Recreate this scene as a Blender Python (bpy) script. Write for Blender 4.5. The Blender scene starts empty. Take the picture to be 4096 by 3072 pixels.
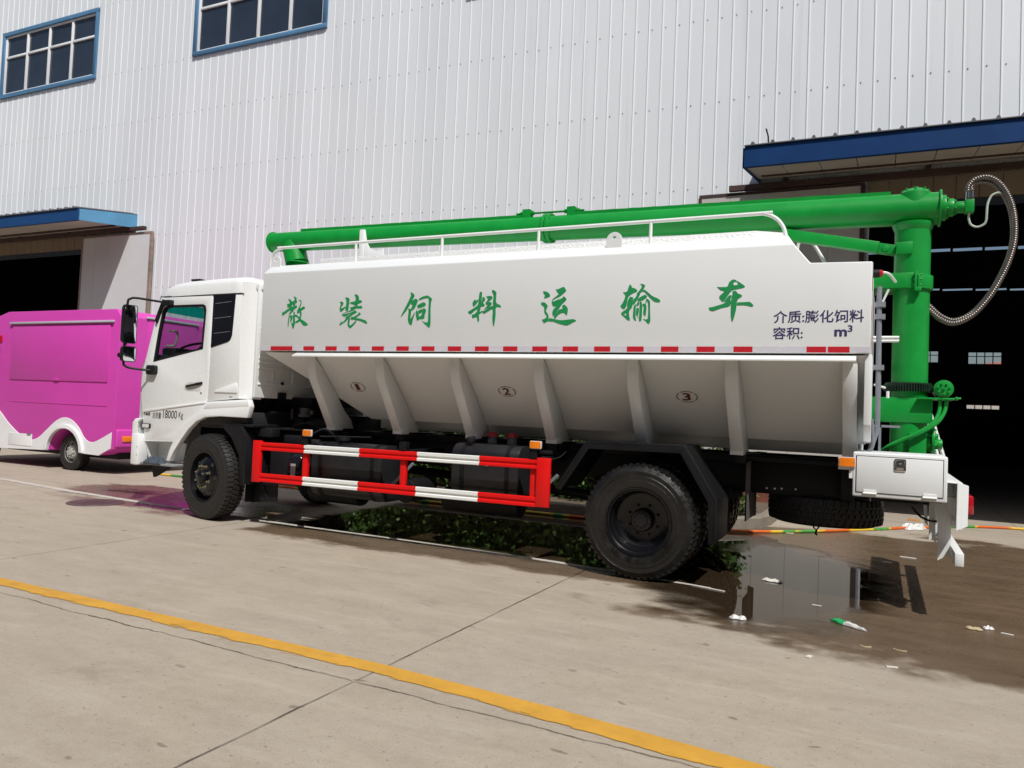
import bpy, bmesh, math, random
from mathutils import Vector, Matrix
from mathutils.geometry import tessellate_polygon
random.seed(7)
S = bpy.context.scene
R = math.radians

# ---------------------------------------------------------------- camera
cd = bpy.data.cameras.new('camera'); cam = bpy.data.objects.new('camera', cd)
S.collection.objects.link(cam); S.camera = cam
yaw, pitch, roll = -0.45399, 0.03638, 0.04262
fw = Vector((math.sin(yaw)*math.cos(pitch), math.cos(yaw)*math.cos(pitch), math.sin(pitch)))
r0 = Vector((math.cos(yaw), -math.sin(yaw), 0)); u0 = r0.cross(fw)
rt = r0*math.cos(roll) + u0*math.sin(roll); up = u0*math.cos(roll) - r0*math.sin(roll)
m = Matrix((rt, up, -fw)).transposed().to_4x4(); m.translation = Vector((0, -6.5702, 1.4389))
cam.matrix_world = m
cd.sensor_width = 36; cd.lens = 36*3037.68/4096; cd.clip_start = .05; cd.clip_end = 2000

# ---------------------------------------------------------------- sky, sun, exposure
KX, KY = .50, .525            # shadow shift per metre of height, away from the sun
to_sun = Vector((KX, -KY, 1)).normalized()
EL = math.asin(to_sun.z); AZ = math.atan2(to_sun.x, to_sun.y)
w = bpy.data.worlds.new('World'); S.world = w; w.use_nodes = True
nt = w.node_tree; bg = nt.nodes['Background']
sky = nt.nodes.new('ShaderNodeTexSky'); sky.sky_type = 'NISHITA'; sky.sun_disc = False
sky.sun_elevation = EL; sky.sun_rotation = AZ; sky.air_density = 1.0; sky.dust_density = 2.5; sky.ozone_density = 1.0
nt.links.new(sky.outputs[0], bg.inputs[0]); bg.inputs[1].default_value = .062
sl = bpy.data.lights.new('sun', 'SUN'); sl.energy = 3.65; sl.angle = R(.53); sl.color = (1, .975, .94)
so = bpy.data.objects.new('sun', sl); S.collection.objects.link(so)
so.rotation_euler = to_sun.to_track_quat('Z', 'Y').to_euler(); so.location = (5, -10, 30)
S.view_settings.view_transform = 'Standard'; S.view_settings.look = 'None'
S.view_settings.exposure = .22; S.view_settings.gamma = 1

# ---------------------------------------------------------------- helpers
col = S.collection
ORG = {}
def smoothstep_nodes(nt, v, a, b): return nd(nt, 'MapRange', dict(interpolation_type='SMOOTHSTEP'), {0: v, 1: a, 2: b, 3: 0., 4: 1.})
def nd(nt, t, props=None, ins=None):
    n = nt.nodes.new('ShaderNode' + t)
    for k, v in (props or {}).items(): setattr(n, k, v)
    for k, v in (ins or {}).items():
        if isinstance(v, bpy.types.NodeSocket): nt.links.new(v, n.inputs[k])
        elif isinstance(v, bpy.types.Node): nt.links.new(v.outputs[0], n.inputs[k])
        else: n.inputs[k].default_value = v
    return n
def math_(nt, op, a, b=0., c=0.): return nd(nt, 'Math', dict(operation=op), {0: a, 1: b, 2: c})
def mix(nt, f, a, b, typ='MIX'):
    n = nt.nodes.new('ShaderNodeMix'); n.data_type = 'RGBA'; n.blend_type = typ
    for i, v in ((0, f), (6, a), (7, b)):
        if isinstance(v, bpy.types.Node): nt.links.new(v.outputs[2] if v.bl_idname == 'ShaderNodeMix' else v.outputs[0], n.inputs[i])
        elif isinstance(v, bpy.types.NodeSocket): nt.links.new(v, n.inputs[i])
        else: n.inputs[i].default_value = v if i == 0 else (*v, 1) if len(v) == 3 else v
    return n
def out(n): return n.outputs[2] if n.bl_idname == 'ShaderNodeMix' else n.outputs[0]
MATS = {}
def pm(name, c, rough=.5, metal=0., var=.08, scale=6., bump=0., bscale=40., coat=0., dirt=0., dirtc=(.12, .09, .06), spec=.5, stretch=(1, 1, 1), rvar=.1, alpha=1., trans=0.):
    """procedural principled material: two scales of noise in colour and gloss, optional dirt patches and bump"""
    if name in MATS: return MATS[name]
    M = bpy.data.materials.new(name); M.use_nodes = True; nt = M.node_tree; b = nt.nodes['Principled BSDF']
    geo = nd(nt, 'NewGeometry'); mp = nd(nt, 'Mapping', None, {0: geo.outputs['Position'], 3: stretch})
    n1 = nd(nt, 'TexNoise', None, {0: mp, 2: scale, 3: 5., 4: .6})
    n2 = nd(nt, 'TexNoise', None, {0: mp, 2: scale*.23, 3: 3.})
    s = math_(nt, 'ADD', math_(nt, 'MULTIPLY', n1, .6), math_(nt, 'MULTIPLY', n2, .4))
    f = nd(nt, 'MapRange', None, {0: s, 1: .3, 2: .7, 3: 0., 4: 1.})
    lo = tuple(max(0, x*(1-var)) for x in c); hi = tuple(min(1, x*(1+var)) for x in c)
    cc = mix(nt, f.outputs[0], lo, hi)
    if dirt > 0:
        n3 = nd(nt, 'TexNoise', None, {0: mp, 2: scale*.6, 3: 8., 4: .7})
        dm = smoothstep_nodes(nt, n3, 1.02-dirt*.75, 1.12-dirt*.75+.12)
        cc = mix(nt, dm.outputs[0], out(cc), dirtc)
    nt.links.new(out(cc), b.inputs['Base Color'])
    rr = nd(nt, 'MapRange', None, {0: n1, 1: .25, 2: .75, 3: max(.02, rough*(1-rvar)), 4: min(1, rough*(1+rvar))})
    nt.links.new(rr.outputs[0], b.inputs['Roughness'])
    b.inputs['Metallic'].default_value = metal; b.inputs['Coat Weight'].default_value = coat; b.inputs['Coat Roughness'].default_value = .06
    b.inputs['Specular IOR Level'].default_value = spec
    if bump > 0:
        nb = nd(nt, 'TexNoise', None, {0: mp, 2: bscale, 3: 4.})
        bp = nd(nt, 'Bump', None, {0: bump, 1: .01, 2 if False else 'Height': nb})
        nt.links.new(bp.outputs[0], b.inputs['Normal'])
    MATS[name] = M; return M
def glass(name, tint=(.75, .8, .8), a=.8, rough=.02):
    M = bpy.data.materials.new(name); M.use_nodes = True; nt = M.node_tree
    for n in list(nt.nodes): nt.nodes.remove(n)
    o = nd(nt, 'OutputMaterial'); tr = nd(nt, 'BsdfTransparent', None, {0: (*tint, 1)}); gl = nd(nt, 'BsdfGlossy', None, {0: (1, 1, 1, 1), 1: rough})
    geo = nd(nt, 'NewGeometry'); dt = nd(nt, 'VectorMath', dict(operation='DOT_PRODUCT'), {0: geo.outputs['Normal'], 1: geo.outputs['Incoming']}); fr = math_(nt, 'ADD', math_(nt, 'MULTIPLY', math_(nt, 'POWER', math_(nt, 'SUBTRACT', 1., math_(nt, 'ABSOLUTE', dt.outputs['Value'])), 5.), .95), .045); nn = nd(nt, 'TexNoise', None, {0: geo.outputs['Position'], 2: 3.})
    ff = math_(nt, 'MULTIPLY', fr, nd(nt, 'MapRange', None, {0: nn, 3: .85, 4: 1.}).outputs[0])
    ms = nd(nt, 'MixShader', None, {0: ff, 1: tr, 2: gl}); nt.links.new(ms.outputs[0], o.inputs[0])
    return M

class B:
    """collects shapes and links them as ONE mesh object"""
    def __init__(s, xf=None): s.v = []; s.f = []; s.mi = []; s.cur = 0; s.xf = xf
    def add(s, vs, fs):
        o = len(s.v)
        s.v += [tuple(s.xf(p)) if s.xf else tuple(p) for p in vs]
        for f in fs: s.f.append([i+o for i in f]); s.mi.append(s.cur)
    def box(s, x0, x1, y0, y1, z0, z1):
        s.add([(x0,y0,z0),(x1,y0,z0),(x1,y1,z0),(x0,y1,z0),(x0,y0,z1),(x1,y0,z1),(x1,y1,z1),(x0,y1,z1)],
              [(0,3,2,1),(4,5,6,7),(0,1,5,4),(1,2,6,5),(2,3,7,6),(3,0,4,7)])
    def quad(s, *p): s.add(p, [tuple(range(len(p)))])
    def plate(s, poly, a0, a1, ax='y', holes=()):
        """polygon (with holes) extruded between a0 and a1 along ax"""
        P = lambda q, a: (q[0], a, q[1]) if ax == 'y' else (a, q[0], q[1]) if ax == 'x' else (q[0], q[1], a)
        loops = [list(poly)] + [list(h) for h in holes]; flat = [q for l in loops for q in l]; n = len(flat)
        tr = tessellate_polygon([[Vector((q[0], q[1], 0)) for q in l] for l in loops])
        vs = [P(q, a0) for q in flat] + [P(q, a1) for q in flat]; fs = []
        if len(loops) == 1: fs += [tuple(range(n)), tuple(range(2*n-1, n-1, -1))] if False else [tuple(t) for t in tr] + [tuple(i+n for i in t[::-1]) for t in tr]
        else: fs += [tuple(t) for t in tr] + [tuple(i+n for i in t[::-1]) for t in tr]
        k = 0
        for l in loops:
            for i in range(len(l)): a, b = k+i, k+(i+1) % len(l); fs.append((a, b, b+n, a+n))
            k += len(l)
        s.add(vs, fs)
    def loft(s, rings, closed=True, caps=True):
        n = len(rings[0]); vs = [p for r in rings for p in r]; fs = []
        for i in range(len(rings)-1):
            for j in range(n if closed else n-1):
                a, b = i*n+j, i*n+(j+1) % n; fs.append((a, b, b+n, a+n))
        if caps and closed: fs += [tuple(range(n))[::-1], tuple(range((len(rings)-1)*n, len(rings)*n))]
        s.add(vs, fs)
    def cyl(s, p0, p1, r0, r1=None, seg=20, caps=True):
        p0, p1 = Vector(p0), Vector(p1); d = (p1-p0).normalized(); a = d.orthogonal().normalized(); b = d.cross(a); r1 = r0 if r1 is None else r1
        rg = lambda p, r: [p + (a*math.cos(t)+b*math.sin(t))*r for t in [2*math.pi*i/seg for i in range(seg)]]
        s.loft([rg(p0, r0), rg(p1, r1)], caps=caps)
    def tube(s, path, r, seg=10):
        P = [Vector(p) for p in path]; rings = []; a = None
        for i, p in enumerate(P):
            d = ((P[min(i+1, len(P)-1)] - P[max(i-1, 0)])).normalized()
            if a is None: a = d.orthogonal().normalized()
            a = (a - d*a.dot(d)).normalized(); b = d.cross(a); rr = r[i] if hasattr(r, '__len__') else r
            rings.append([p + (a*math.cos(t)+b*math.sin(t))*rr for t in [2*math.pi*k/seg for k in range(seg)]])
        s.loft(rings)
    def lathe(s, prof, c, ax='y', seg=48, closed=False):
        """prof: (radius, offset along axis)"""
        rings = []
        for k in range(seg):
            t = 2*math.pi*k/seg; ct, st = math.cos(t), math.sin(t)
            g = []
            for r, a in prof:
                if ax == 'y': g.append((c[0]+r*ct, c[1]+a, c[2]+r*st))
                elif ax == 'x': g.append((c[0]+a, c[1]+r*ct, c[2]+r*st))
                else: g.append((c[0]+r*ct, c[1]+r*st, c[2]+a))
            rings.append(g)
        n = len(prof); vs = [p for g in rings for p in g]; fs = []
        for k in range(seg):
            for j in range(n if closed else n-1):
                a, b = k*n+j, k*n+(j+1) % n; c2, d2 = ((k+1) % seg)*n+(j+1) % n, ((k+1) % seg)*n+j
                fs.append((a, b, c2, d2))
        s.add(vs, fs)
    def disc(s, c, r, ax='y', seg=24):
        f = {'y': lambda x, y: (c[0]+x, c[1], c[2]+y), 'x': lambda x, y: (c[0], c[1]+x, c[2]+y), 'z': lambda x, y: (c[0]+x, c[1]+y, c[2])}[ax]
        s.quad(*[f(r*math.cos(2*math.pi*i/seg), r*math.sin(2*math.pi*i/seg)) for i in range(seg)])
    def build(s, name, mats, parent=None, bevel=0., seg=2, ang=35, org=None, label=None, merge=True):
        if not isinstance(mats, (list, tuple)): mats = [mats]
        o3 = Vector(ORG.get(parent.name, (0, 0, 0))) if parent else Vector(org or (0, 0, 0))
        me = bpy.data.meshes.new(name); me.from_pydata([tuple(Vector(p)-o3) for p in s.v], [], s.f)
        for mm in mats: me.materials.append(mm)
        me.polygons.foreach_set('material_index', s.mi)
        bm = bmesh.new(); bm.from_mesh(me)
        if merge: bmesh.ops.remove_doubles(bm, verts=bm.verts, dist=2e-5)
        bmesh.ops.recalc_face_normals(bm, faces=bm.faces)
        if bevel > 0:
            ed = [e for e in bm.edges if len(e.link_faces) == 2 and e.calc_face_angle(0) > R(30)]
            bmesh.ops.bevel(bm, geom=ed, offset=bevel, segments=seg, affect='EDGES', profile=.5, clamp_overlap=True)
        for f in bm.faces: f.smooth = True
        for e in bm.edges:
            e.smooth = not (len(e.link_faces) != 2 or e.calc_face_angle(0) > R(ang))
        bm.to_mesh(me); bm.free()
        o = bpy.data.objects.new(name, me); col.objects.link(o)
        if parent: o.parent = parent
        else: o.location = o3
        ORG[o.name] = tuple(o3)
        if label: o['label'] = label
        return o
def thing(name, label, cat, loc=(0, 0, 0), group=None):
    o = bpy.data.objects.new(name, None); col.objects.link(o); o.location = loc; ORG[o.name] = tuple(loc)
    o['label'] = label; o['category'] = cat
    if group: o['group'] = group
    return o
def tag(o, label, cat, group=None):
    o['label'] = label; o['category'] = cat
    if group: o['group'] = group
    return o
def kind(o, k): o['kind'] = k; return o
def text_bm(b, body, x0, x1, z0, z1, y, bold=0., depth=.0015, map3=None, keep=False):
    """lettering from the built-in font, fitted to a box on a plane facing -Y (or through map3)"""
    c = bpy.data.curves.new('lettering', 'FONT'); c.body = body; c.offset = bold; c.resolution_u = 4
    o = bpy.data.objects.new('lettering', c); col.objects.link(o)
    dg = bpy.context.evaluated_depsgraph_get(); me = bpy.data.meshes.new_from_object(o.evaluated_get(dg))
    vs = [v.co.copy() for v in me.vertices]; fs = [tuple(p.vertices) for p in me.polygons]
    bpy.data.objects.remove(o); bpy.data.curves.remove(c); bpy.data.meshes.remove(me)
    if not vs: return
    ax, bx = min(v.x for v in vs), max(v.x for v in vs); az, bz = min(v.y for v in vs), max(v.y for v in vs)
    P = []
    for v in vs:
        x = x0 + (v.x-ax)/(bx-ax)*(x1-x0); z = z0 + (v.y-az)/(bz-az)*(z1-z0)
        P.append(map3(x, z) if map3 else (x, y-depth, z))
    b.add(P, fs)
def arc(cx, cz, r, a0, a1, n): return [(cx+r*math.cos(R(a0+(a1-a0)*i/n)), cz+r*math.sin(R(a0+(a1-a0)*i/n))) for i in range(n+1)]
def rrect(x0, x1, z0, z1, r, n=4):
    return arc(x1-r, z1-r, r, 0, 90, n)+arc(x0+r, z1-r, r, 90, 180, n)+arc(x0+r, z0+r, r, 180, 270, n)+arc(x1-r, z0+r, r, 270, 360, n)
def smooth_path(pts, n=6):
    P = [Vector(p) for p in pts]; o = []
    for i in range(len(P)-1):
        a, b, c, d = P[max(i-1, 0)], P[i], P[i+1], P[min(i+2, len(P)-1)]
        for k in range(n):
            t = k/n; o.append(.5*((2*b)+(c-a)*t+(2*a-5*b+4*c-d)*t*t+(3*b-a-3*c+d)*t**3))
    o.append(P[-1]); return o

# ---------------------------------------------------------------- materials
WHITE = pm('white body paint', (.735, .755, .755), .40, var=.015, bump=.05, bscale=2.5, scale=2.5, coat=.1, rvar=.2, spec=.4)
CABW = pm('white cab enamel', (.815, .83, .83), .28, var=.015, scale=2, coat=.6, rvar=.2)
GREEN = pm('green machine paint', (.0045, .26, .036), .40, var=.14, scale=5, coat=.1, spec=.32, bump=.08, bscale=25)
GREENTXT = pm('green stencil paint', (.010, .26, .075), .55, var=.1, scale=14)
NAVY = pm('navy lettering', (.03, .025, .11), .6, var=.1)
REDP = pm('red guard paint', (.70, .007, .007), .42, var=.05, scale=8, coat=.0, spec=.3)
WHITEP = pm('white guard paint', (.78, .80, .78), .42, var=.03, coat=.2)
TAPER = pm('red reflective tape', (.50, .016, .028), .35, var=.1, scale=60)
TAPEW = pm('silver reflective tape', (.58, .57, .62), .35, var=.08, scale=50)
BLACK = pm('black chassis paint', (.0055, .0055, .0065), .55, var=.3, scale=9, bump=.1, spec=.28)
BLACKP = pm('black plastic', (.009, .009, .011), .5, var=.2, spec=.35)
GLOSSK = pm('gloss black panel', (.010, .011, .016), .14, var=.2)
RUBBER = pm('tyre rubber', (.015, .0135, .0125), .58, var=.3, scale=16, bump=.15, bscale=60, dirt=.25, dirtc=(.032, .026, .021))
WETRUB = pm('wet tyre rubber', (.009, .0085, .008), .36, var=.4, scale=12, bump=.15, bscale=60, dirt=.42, dirtc=(.040, .037, .034), rvar=.7)
RIMK = pm('black wheel enamel', (.0055, .0055, .007), .26, var=.2, coat=.1, spec=.35)
CHROME = pm('bright metal', (.7, .7, .7), .18, metal=1, var=.05)
NUTM = pm('brassy wheel nut', (.62, .55, .40), .35, metal=1, var=.1, scale=40)
STEEL = pm('grey steel', (.42, .43, .45), .4, metal=.8, var=.1)
GALV = pm('grey conduit', (.22, .24, .27), .45, metal=.2, var=.15)
AMBER = pm('amber lens', (.85, .22, .012), .18, var=.12, scale=60, coat=.5)
REDL = pm('red lens', (.45, .008, .02), .18, var=.15, scale=50, coat=.5)
CLEARL = pm('clear lamp lens', (.65, .66, .66), .12, var=.1, scale=50, coat=.5)
SCREW = pm('weathered screw', (.20, .21, .22), .6)
SEAM = pm('dark gap', (.01, .01, .01), .8)
MAROON = pm('maroon stencil paint', (.12, .018, .016), .6, var=.1)
SPRING = pm('spring hose steel', (.20, .175, .16), .32, metal=.85, var=.25, scale=20)
MIRROR = pm('mirror glass', (.85, .87, .9), .03, metal=1, var=.01)
DASH = pm('dark cab trim', (.018, .019, .021), .6, var=.2)
BEIGE = pm('beige handle', (.48, .43, .36), .5)
WALLM = pm('white corrugated cladding', (.755, .785, .805), .42, var=.035, scale=1.2, stretch=(1, 1, .25), dirt=.10, dirtc=(.62, .63, .63))
def panel_tones(M):          # each sheet of cladding a shade different, with faint run-down streaks
    nt = M.node_tree; p = nt.nodes['Principled BSDF']; src = p.inputs[0].links[0].from_socket
    geo = nd(nt, 'NewGeometry'); sp = nd(nt, 'SeparateXYZ', None, {0: geo.outputs['Position']})
    cell = math_(nt, 'FLOOR', math_(nt, 'MULTIPLY', sp.outputs[0], 1.3333)); wn = nd(nt, 'TexWhiteNoise', dict(noise_dimensions='1D'), {'W': cell})
    v = nd(nt, 'MapRange', None, {0: wn, 3: .955, 4: 1.02})
    st = nd(nt, 'TexNoise', None, {0: nd(nt, 'Mapping', None, {0: geo.outputs['Position'], 3: (5., 1., .10)}), 2: 1.6, 3: 6., 4: .65}); s2 = smoothstep_nodes(nt, st, .56, .72)
    f = math_(nt, 'MULTIPLY', v, math_(nt, 'SUBTRACT', 1., math_(nt, 'MULTIPLY', s2, .09)))
    q = nd(nt, 'CombineXYZ', None, {0: f, 1: f, 2: f}); mx = mix(nt, 1., src, q, 'MULTIPLY'); nt.links.new(out(mx), p.inputs[0])
panel_tones(WALLM)
BLUEM = pm('blue trim metal', (.085, .20, .34), .45, var=.12, scale=4, spec=.3)
BLUEF = pm('blue canopy fascia', (.003, .036, .135), .55, var=.16, scale=3, dirt=.12, dirtc=(.03, .035, .06), spec=.2)
BLUER = pm('weathered blue fascia', (.007, .055, .18), .5, var=.16, scale=1.6, dirt=.5, dirtc=(.045, .035, .04), stretch=(.5, 1, 1.6))
BLUEL = pm('pale faded blue fascia', (.10, .31, .50), .5, var=.16, scale=3, dirt=.12, dirtc=(.36, .42, .46))
ALU = pm('white window bars', (.80, .81, .82), .35, var=.03)
PANE = pm('dark window glass', (.027, .038, .058), .05, var=.25, scale=1.5, spec=.5)
RUST = pm('rusty brown steel', (.055, .026, .022), .7, var=.4, scale=9, bump=.2)
RUSTL = pm('rusty door edge', (.26, .20, .16), .7, var=.4, scale=6, dirt=.45, dirtc=(.10, .05, .03))
DOORM = pm('pale grey door sheet', (.60, .61, .61), .55, var=.07, scale=.9, dirt=.22, dirtc=(.50, .47, .41))
DOORB = pm('beige door sheet', (.50, .48, .44), .55, var=.09, scale=1.2, dirt=.25, dirtc=(.38, .33, .28))
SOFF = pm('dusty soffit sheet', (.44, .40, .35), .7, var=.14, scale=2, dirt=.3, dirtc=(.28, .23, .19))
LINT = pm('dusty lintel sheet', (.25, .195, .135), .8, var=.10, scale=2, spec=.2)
ROOFM = pm('grey roof sheet', (.10, .10, .115), .6, var=.2, scale=3)
DARKI = pm('dark interior', (.035, .035, .04), .8, var=.3, scale=1)
PINK = pm('pink fibreglass', (.60, .060, .40), .45, var=.05, scale=2, bump=.12, bscale=160, coat=.05, spec=.3, dirt=.10, dirtc=(.56, .075, .36))
VANW = pm('white fibreglass', (.78, .78, .79), .4, var=.03, scale=3, coat=.15)
KERBM = pm('mossy kerb concrete', (.19, .165, .13), .85, var=.3, scale=6, bump=.5, dirt=.35, dirtc=(.07, .06, .045))
SOIL = pm('bare soil', (.10, .075, .05), .95, var=.4, scale=8, bump=.6)
PLINTH = pm('rusty red plinth', (.16, .05, .03), .8, var=.4, scale=5)
LEAF = pm('green leaf', (.048, .10, .014), .5, var=.7, scale=5)
SILV = pm('silver wheel paint', (.42, .41, .39), .4, var=.2, scale=20, dirt=.3, dirtc=(.15, .12, .10))
RAILG = pm('pale anodised rail', (.46, .47, .52), .45, var=.08)
STEM = pm('brown stem', (.07, .05, .03), .8, var=.2)
CLOTH = pm('grey blue cloth', (.055, .07, .095), .9, var=.3, scale=30, bump=.5)
LITTER = pm('white litter', (.62, .60, .55), .7, var=.15, scale=30)
LITTERG = pm('green litter', (.02, .36, .12), .5, var=.15, scale=30)
LITTERT = pm('tan litter', (.45, .36, .22), .8, var=.2, scale=30)
PLAST = pm('clear wrap', (.62, .62, .60), .25, var=.2, scale=30)
MANH = pm('manhole iron', (.085, .05, .05), .55, var=.3, scale=12, bump=.4)
YELL = pm('worn yellow line paint', (.50, .255, .030), .75, var=.12, scale=7, dirt=.30, dirtc=(.40, .25, .09), bump=.2)
WLINE = pm('worn white line paint', (.46, .43, .38), .75, var=.12, scale=7, dirt=.3, dirtc=(.27, .24, .20))
GLASS = glass('cab glass'); TEAL = glass('teal sun strip glass', (.0, .34, .25))
def hosemat():
    M = bpy.data.materials.new('striped hose'); M.use_nodes = True; nt = M.node_tree; b = nt.nodes['Principled BSDF']
    geo = nd(nt, 'NewGeometry'); sp = nd(nt, 'SeparateXYZ', None, {0: geo.outputs['Position']})
    nz = nd(nt, 'TexNoise', None, {0: geo.outputs['Position'], 2: 2.5}); q = math_(nt, 'ADD', math_(nt, 'MULTIPLY', sp.outputs[0], .95), math_(nt, 'MULTIPLY', nz, 1.2))
    fr = math_(nt, 'FRACT', q); cr = nd(nt, 'ValToRGB', None, {0: fr}); e = cr.color_ramp; e.interpolation = 'LINEAR'
    e.elements[0].position = 0; e.elements[0].color = (.60, .11, .012, 1); e.elements[1].position = 1; e.elements[1].color = (.60, .11, .012, 1)
    for p, c in ((.22, (.62, .13, .012, 1)), (.32, (.70, .44, .03, 1)), (.55, (.68, .47, .04, 1)), (.62, (.05, .27, .05, 1)), (.78, (.06, .30, .05, 1)), (.86, (.68, .46, .04, 1))):
        k = e.elements.new(p); k.color = c
    nt.links.new(cr.outputs[0], b.inputs[0]); b.inputs['Roughness'].default_value = .4
    return M

# ---------------------------------------------------------------- ground
def groundmat():
    M = bpy.data.materials.new('yard concrete'); M.use_nodes = True; nt = M.node_tree; b = nt.nodes['Principled BSDF']
    geo = nd(nt, 'NewGeometry'); P = geo.outputs['Position']; sp = nd(nt, 'SeparateXYZ', None, {0: P}); X, Y = sp.outputs[0], sp.outputs[1]
    N = lambda sc, det=5., rough=.6, st=(1, 1, 1): nd(nt, 'TexNoise', None, {0: nd(nt, 'Mapping', None, {0: P, 3: st}), 2: sc, 3: det, 4: rough})
    big, mid, fine, grit = N(.35), N(1.6, 6., .65, (1, 2.2, 1)), N(14., 4.), N(95., 3.)
    c = mix(nt, nd(nt, 'MapRange', None, {0: mid, 1: .32, 2: .68}).outputs[0], (.306, .256, .194), (.382, .329, .257))
    c = mix(nt, math_(nt, 'MULTIPLY', nd(nt, 'MapRange', None, {0: big, 1: .4, 2: .62}).outputs[0], .45), out(c), (.322, .283, .238))
    c = mix(nt, math_(nt, 'MULTIPLY', nd(nt, 'MapRange', None, {0: fine, 1: .35, 2: .7}).outputs[0], .30), out(c), (.42, .372, .31))
    gr = smoothstep_nodes(nt, grit, .56, .70); c = mix(nt, math_(nt, 'MULTIPLY', gr.outputs[0], .5), out(c), (.17, .14, .11))
    st = smoothstep_nodes(nt, N(.9, 8., .7, (1, 1.6, 1)), .585, .70); c = mix(nt, math_(nt, 'MULTIPLY', st.outputs[0], .40), out(c), (.19, .155, .125))
    spk = smoothstep_nodes(nt, N(5.5, 2., .5, (1, 1.7, 1)), .70, .74); c = mix(nt, math_(nt, 'MULTIPLY', spk.outputs[0], .6), out(c), (.13, .10, .08))
    pit = smoothstep_nodes(nt, N(38., 2., .5), .66, .72); c = mix(nt, math_(nt, 'MULTIPLY', pit.outputs[0], .5), out(c), (.12, .10, .08))
    swp = N(2.2, 6., .7, (.35, 2.6, 1)); c = mix(nt, math_(nt, 'MULTIPLY', smoothstep_nodes(nt, swp, .52, .68).outputs[0], .28), out(c), (.46, .41, .34))
    # joints and cracks of the slabs
    wob = math_(nt, 'MULTIPLY', math_(nt, 'SUBTRACT', N(1.8, 4.), .5), .09); wob2 = math_(nt, 'MULTIPLY', math_(nt, 'SUBTRACT', N(9., 3.), .5), .03)
    wv = math_(nt, 'ADD', wob, wob2)
    def line(a, bx, by, wd, lim=None, wf=1.):
        d = math_(nt, 'ADD', math_(nt, 'ADD', math_(nt, 'MULTIPLY', X, bx), math_(nt, 'MULTIPLY', Y, by)), math_(nt, 'ADD', math_(nt, 'MULTIPLY', wv, wf), -a))
        return smoothstep_nodes(nt, math_(nt, 'ABSOLUTE', d), wd*1.6, wd*.5)
    jl = None
    for a, bx, by, wd, wf in ((-3.345, .020, 1, .0065, 1.), (-2.44, 1, 0, .007, .25), (-6.75, 1, .02, .006, .3), (-11.35, 1, 0, .006, .3), (1.9, 1, 0, .006, .3), (1.02, .02, 1, .006, .4), (6.62, .13, 1, .012, .2), (-7.6, 0, 1, .006, .4)):
        l = line(a, bx, by, wd, None, wf); jl = l if jl is None else math_(nt, 'MAXIMUM', jl, l)
    jn = nd(nt, 'MapRange', None, {0: N(3., 3.), 1: .35, 2: .6, 3: .35, 4: .95}); c = mix(nt, math_(nt, 'MULTIPLY', jl, jn.outputs[0]), out(c), (.055, .045, .038))
    # wet areas: distance to rectangles / ellipses in metres, broken up by noise
    def rect(x0, x1, y0, y1):
        a = math_(nt, 'SUBTRACT', math_(nt, 'ABSOLUTE', math_(nt, 'SUBTRACT', X, (x0+x1)/2)), (x1-x0)/2)
        d = math_(nt, 'SUBTRACT', math_(nt, 'ABSOLUTE', math_(nt, 'SUBTRACT', Y, (y0+y1)/2)), (y1-y0)/2)
        return math_(nt, 'MAXIMUM', a, d)
    def ell(cx, cy, rx, ry):
        v = nd(nt, 'VectorMath', dict(operation='MULTIPLY'), {0: nd(nt, 'VectorMath', dict(operation='SUBTRACT'), {0: P, 1: (cx, cy, 0)}), 1: (1/rx, 1/ry, 0)})
        l = nd(nt, 'VectorMath', dict(operation='LENGTH'), {0: v}); return math_(nt, 'MULTIPLY', math_(nt, 'SUBTRACT', l.outputs['Value'], 1.), min(rx, ry))
    def union(ds):
        r = ds[0]
        for d in ds[1:]: r = math_(nt, 'MINIMUM', r, d)
        return r
    nz = math_(nt, 'SUBTRACT', N(1.1, 5., .6, (1, 1.5, 1)), .5); nz2 = math_(nt, 'SUBTRACT', N(4.5, 4., .6, (1, 1.5, 1)), .5)
    wn = math_(nt, 'ADD', math_(nt, 'MULTIPLY', nz, 1.1), math_(nt, 'MULTIPLY', nz2, .22))
    damp = union([rect(-6.4, -1.0, -.22, 4.2), ell(1.0, 1.2, 2.75, 2.5), ell(-.2, 3.2, 2.0, 1.6), ell(-9.6, 1.3, 1.7, .75), ell(-8.1, .95, 1.3, .8), ell(-.9, -.95, .75, .16), ell(-.45, -.62, .9, .25), ell(.9, -1.1, 1.2, .35), ell(-8.1, .1, .25, .1), ell(-9.3, .35, .8, .2), ell(.9, 5.0, .5, .25), ell(1.6, 4.3, .7, .5)])
    dm = smoothstep_nodes(nt, math_(nt, 'ADD', damp, math_(nt, 'MULTIPLY', wn, .75)), .10, -.10)
    pud = union([rect(-6.45, -1.35, .30, 3.6), ell(-.95, .95, 1.05, 1.95), ell(-8.0, .80, .62, .34), ell(-9.9, 1.2, .5, .2)])
    pdm = smoothstep_nodes(nt, math_(nt, 'ADD', pud, math_(nt, 'MULTIPLY', wn, .75)), .16, -.24)
    c = mix(nt, dm.outputs[0], out(c), out(mix(nt, 1., out(c), (.37, .295, .235), 'MULTIPLY')))
    c = mix(nt, pdm.outputs[0], out(c), out(mix(nt, 1., out(c), (.24, .225, .20), 'MULTIPLY')))
    nt.links.new(out(c), b.inputs['Base Color'])
    r = nd(nt, 'MapRange', None, {0: fine, 1: .3, 2: .7, 3: .78, 4: .92})
    rd = nd(nt, 'MapRange', None, {0: mid, 1: .35, 2: .65, 3: .18, 4: .42})
    r1 = nd(nt, 'Mix', None, {0: dm.outputs[0], 2: r.outputs[0], 3: rd.outputs[0]}); r2 = nd(nt, 'Mix', None, {0: pdm.outputs[0], 2: r1.outputs[0], 3: .012})
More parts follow.
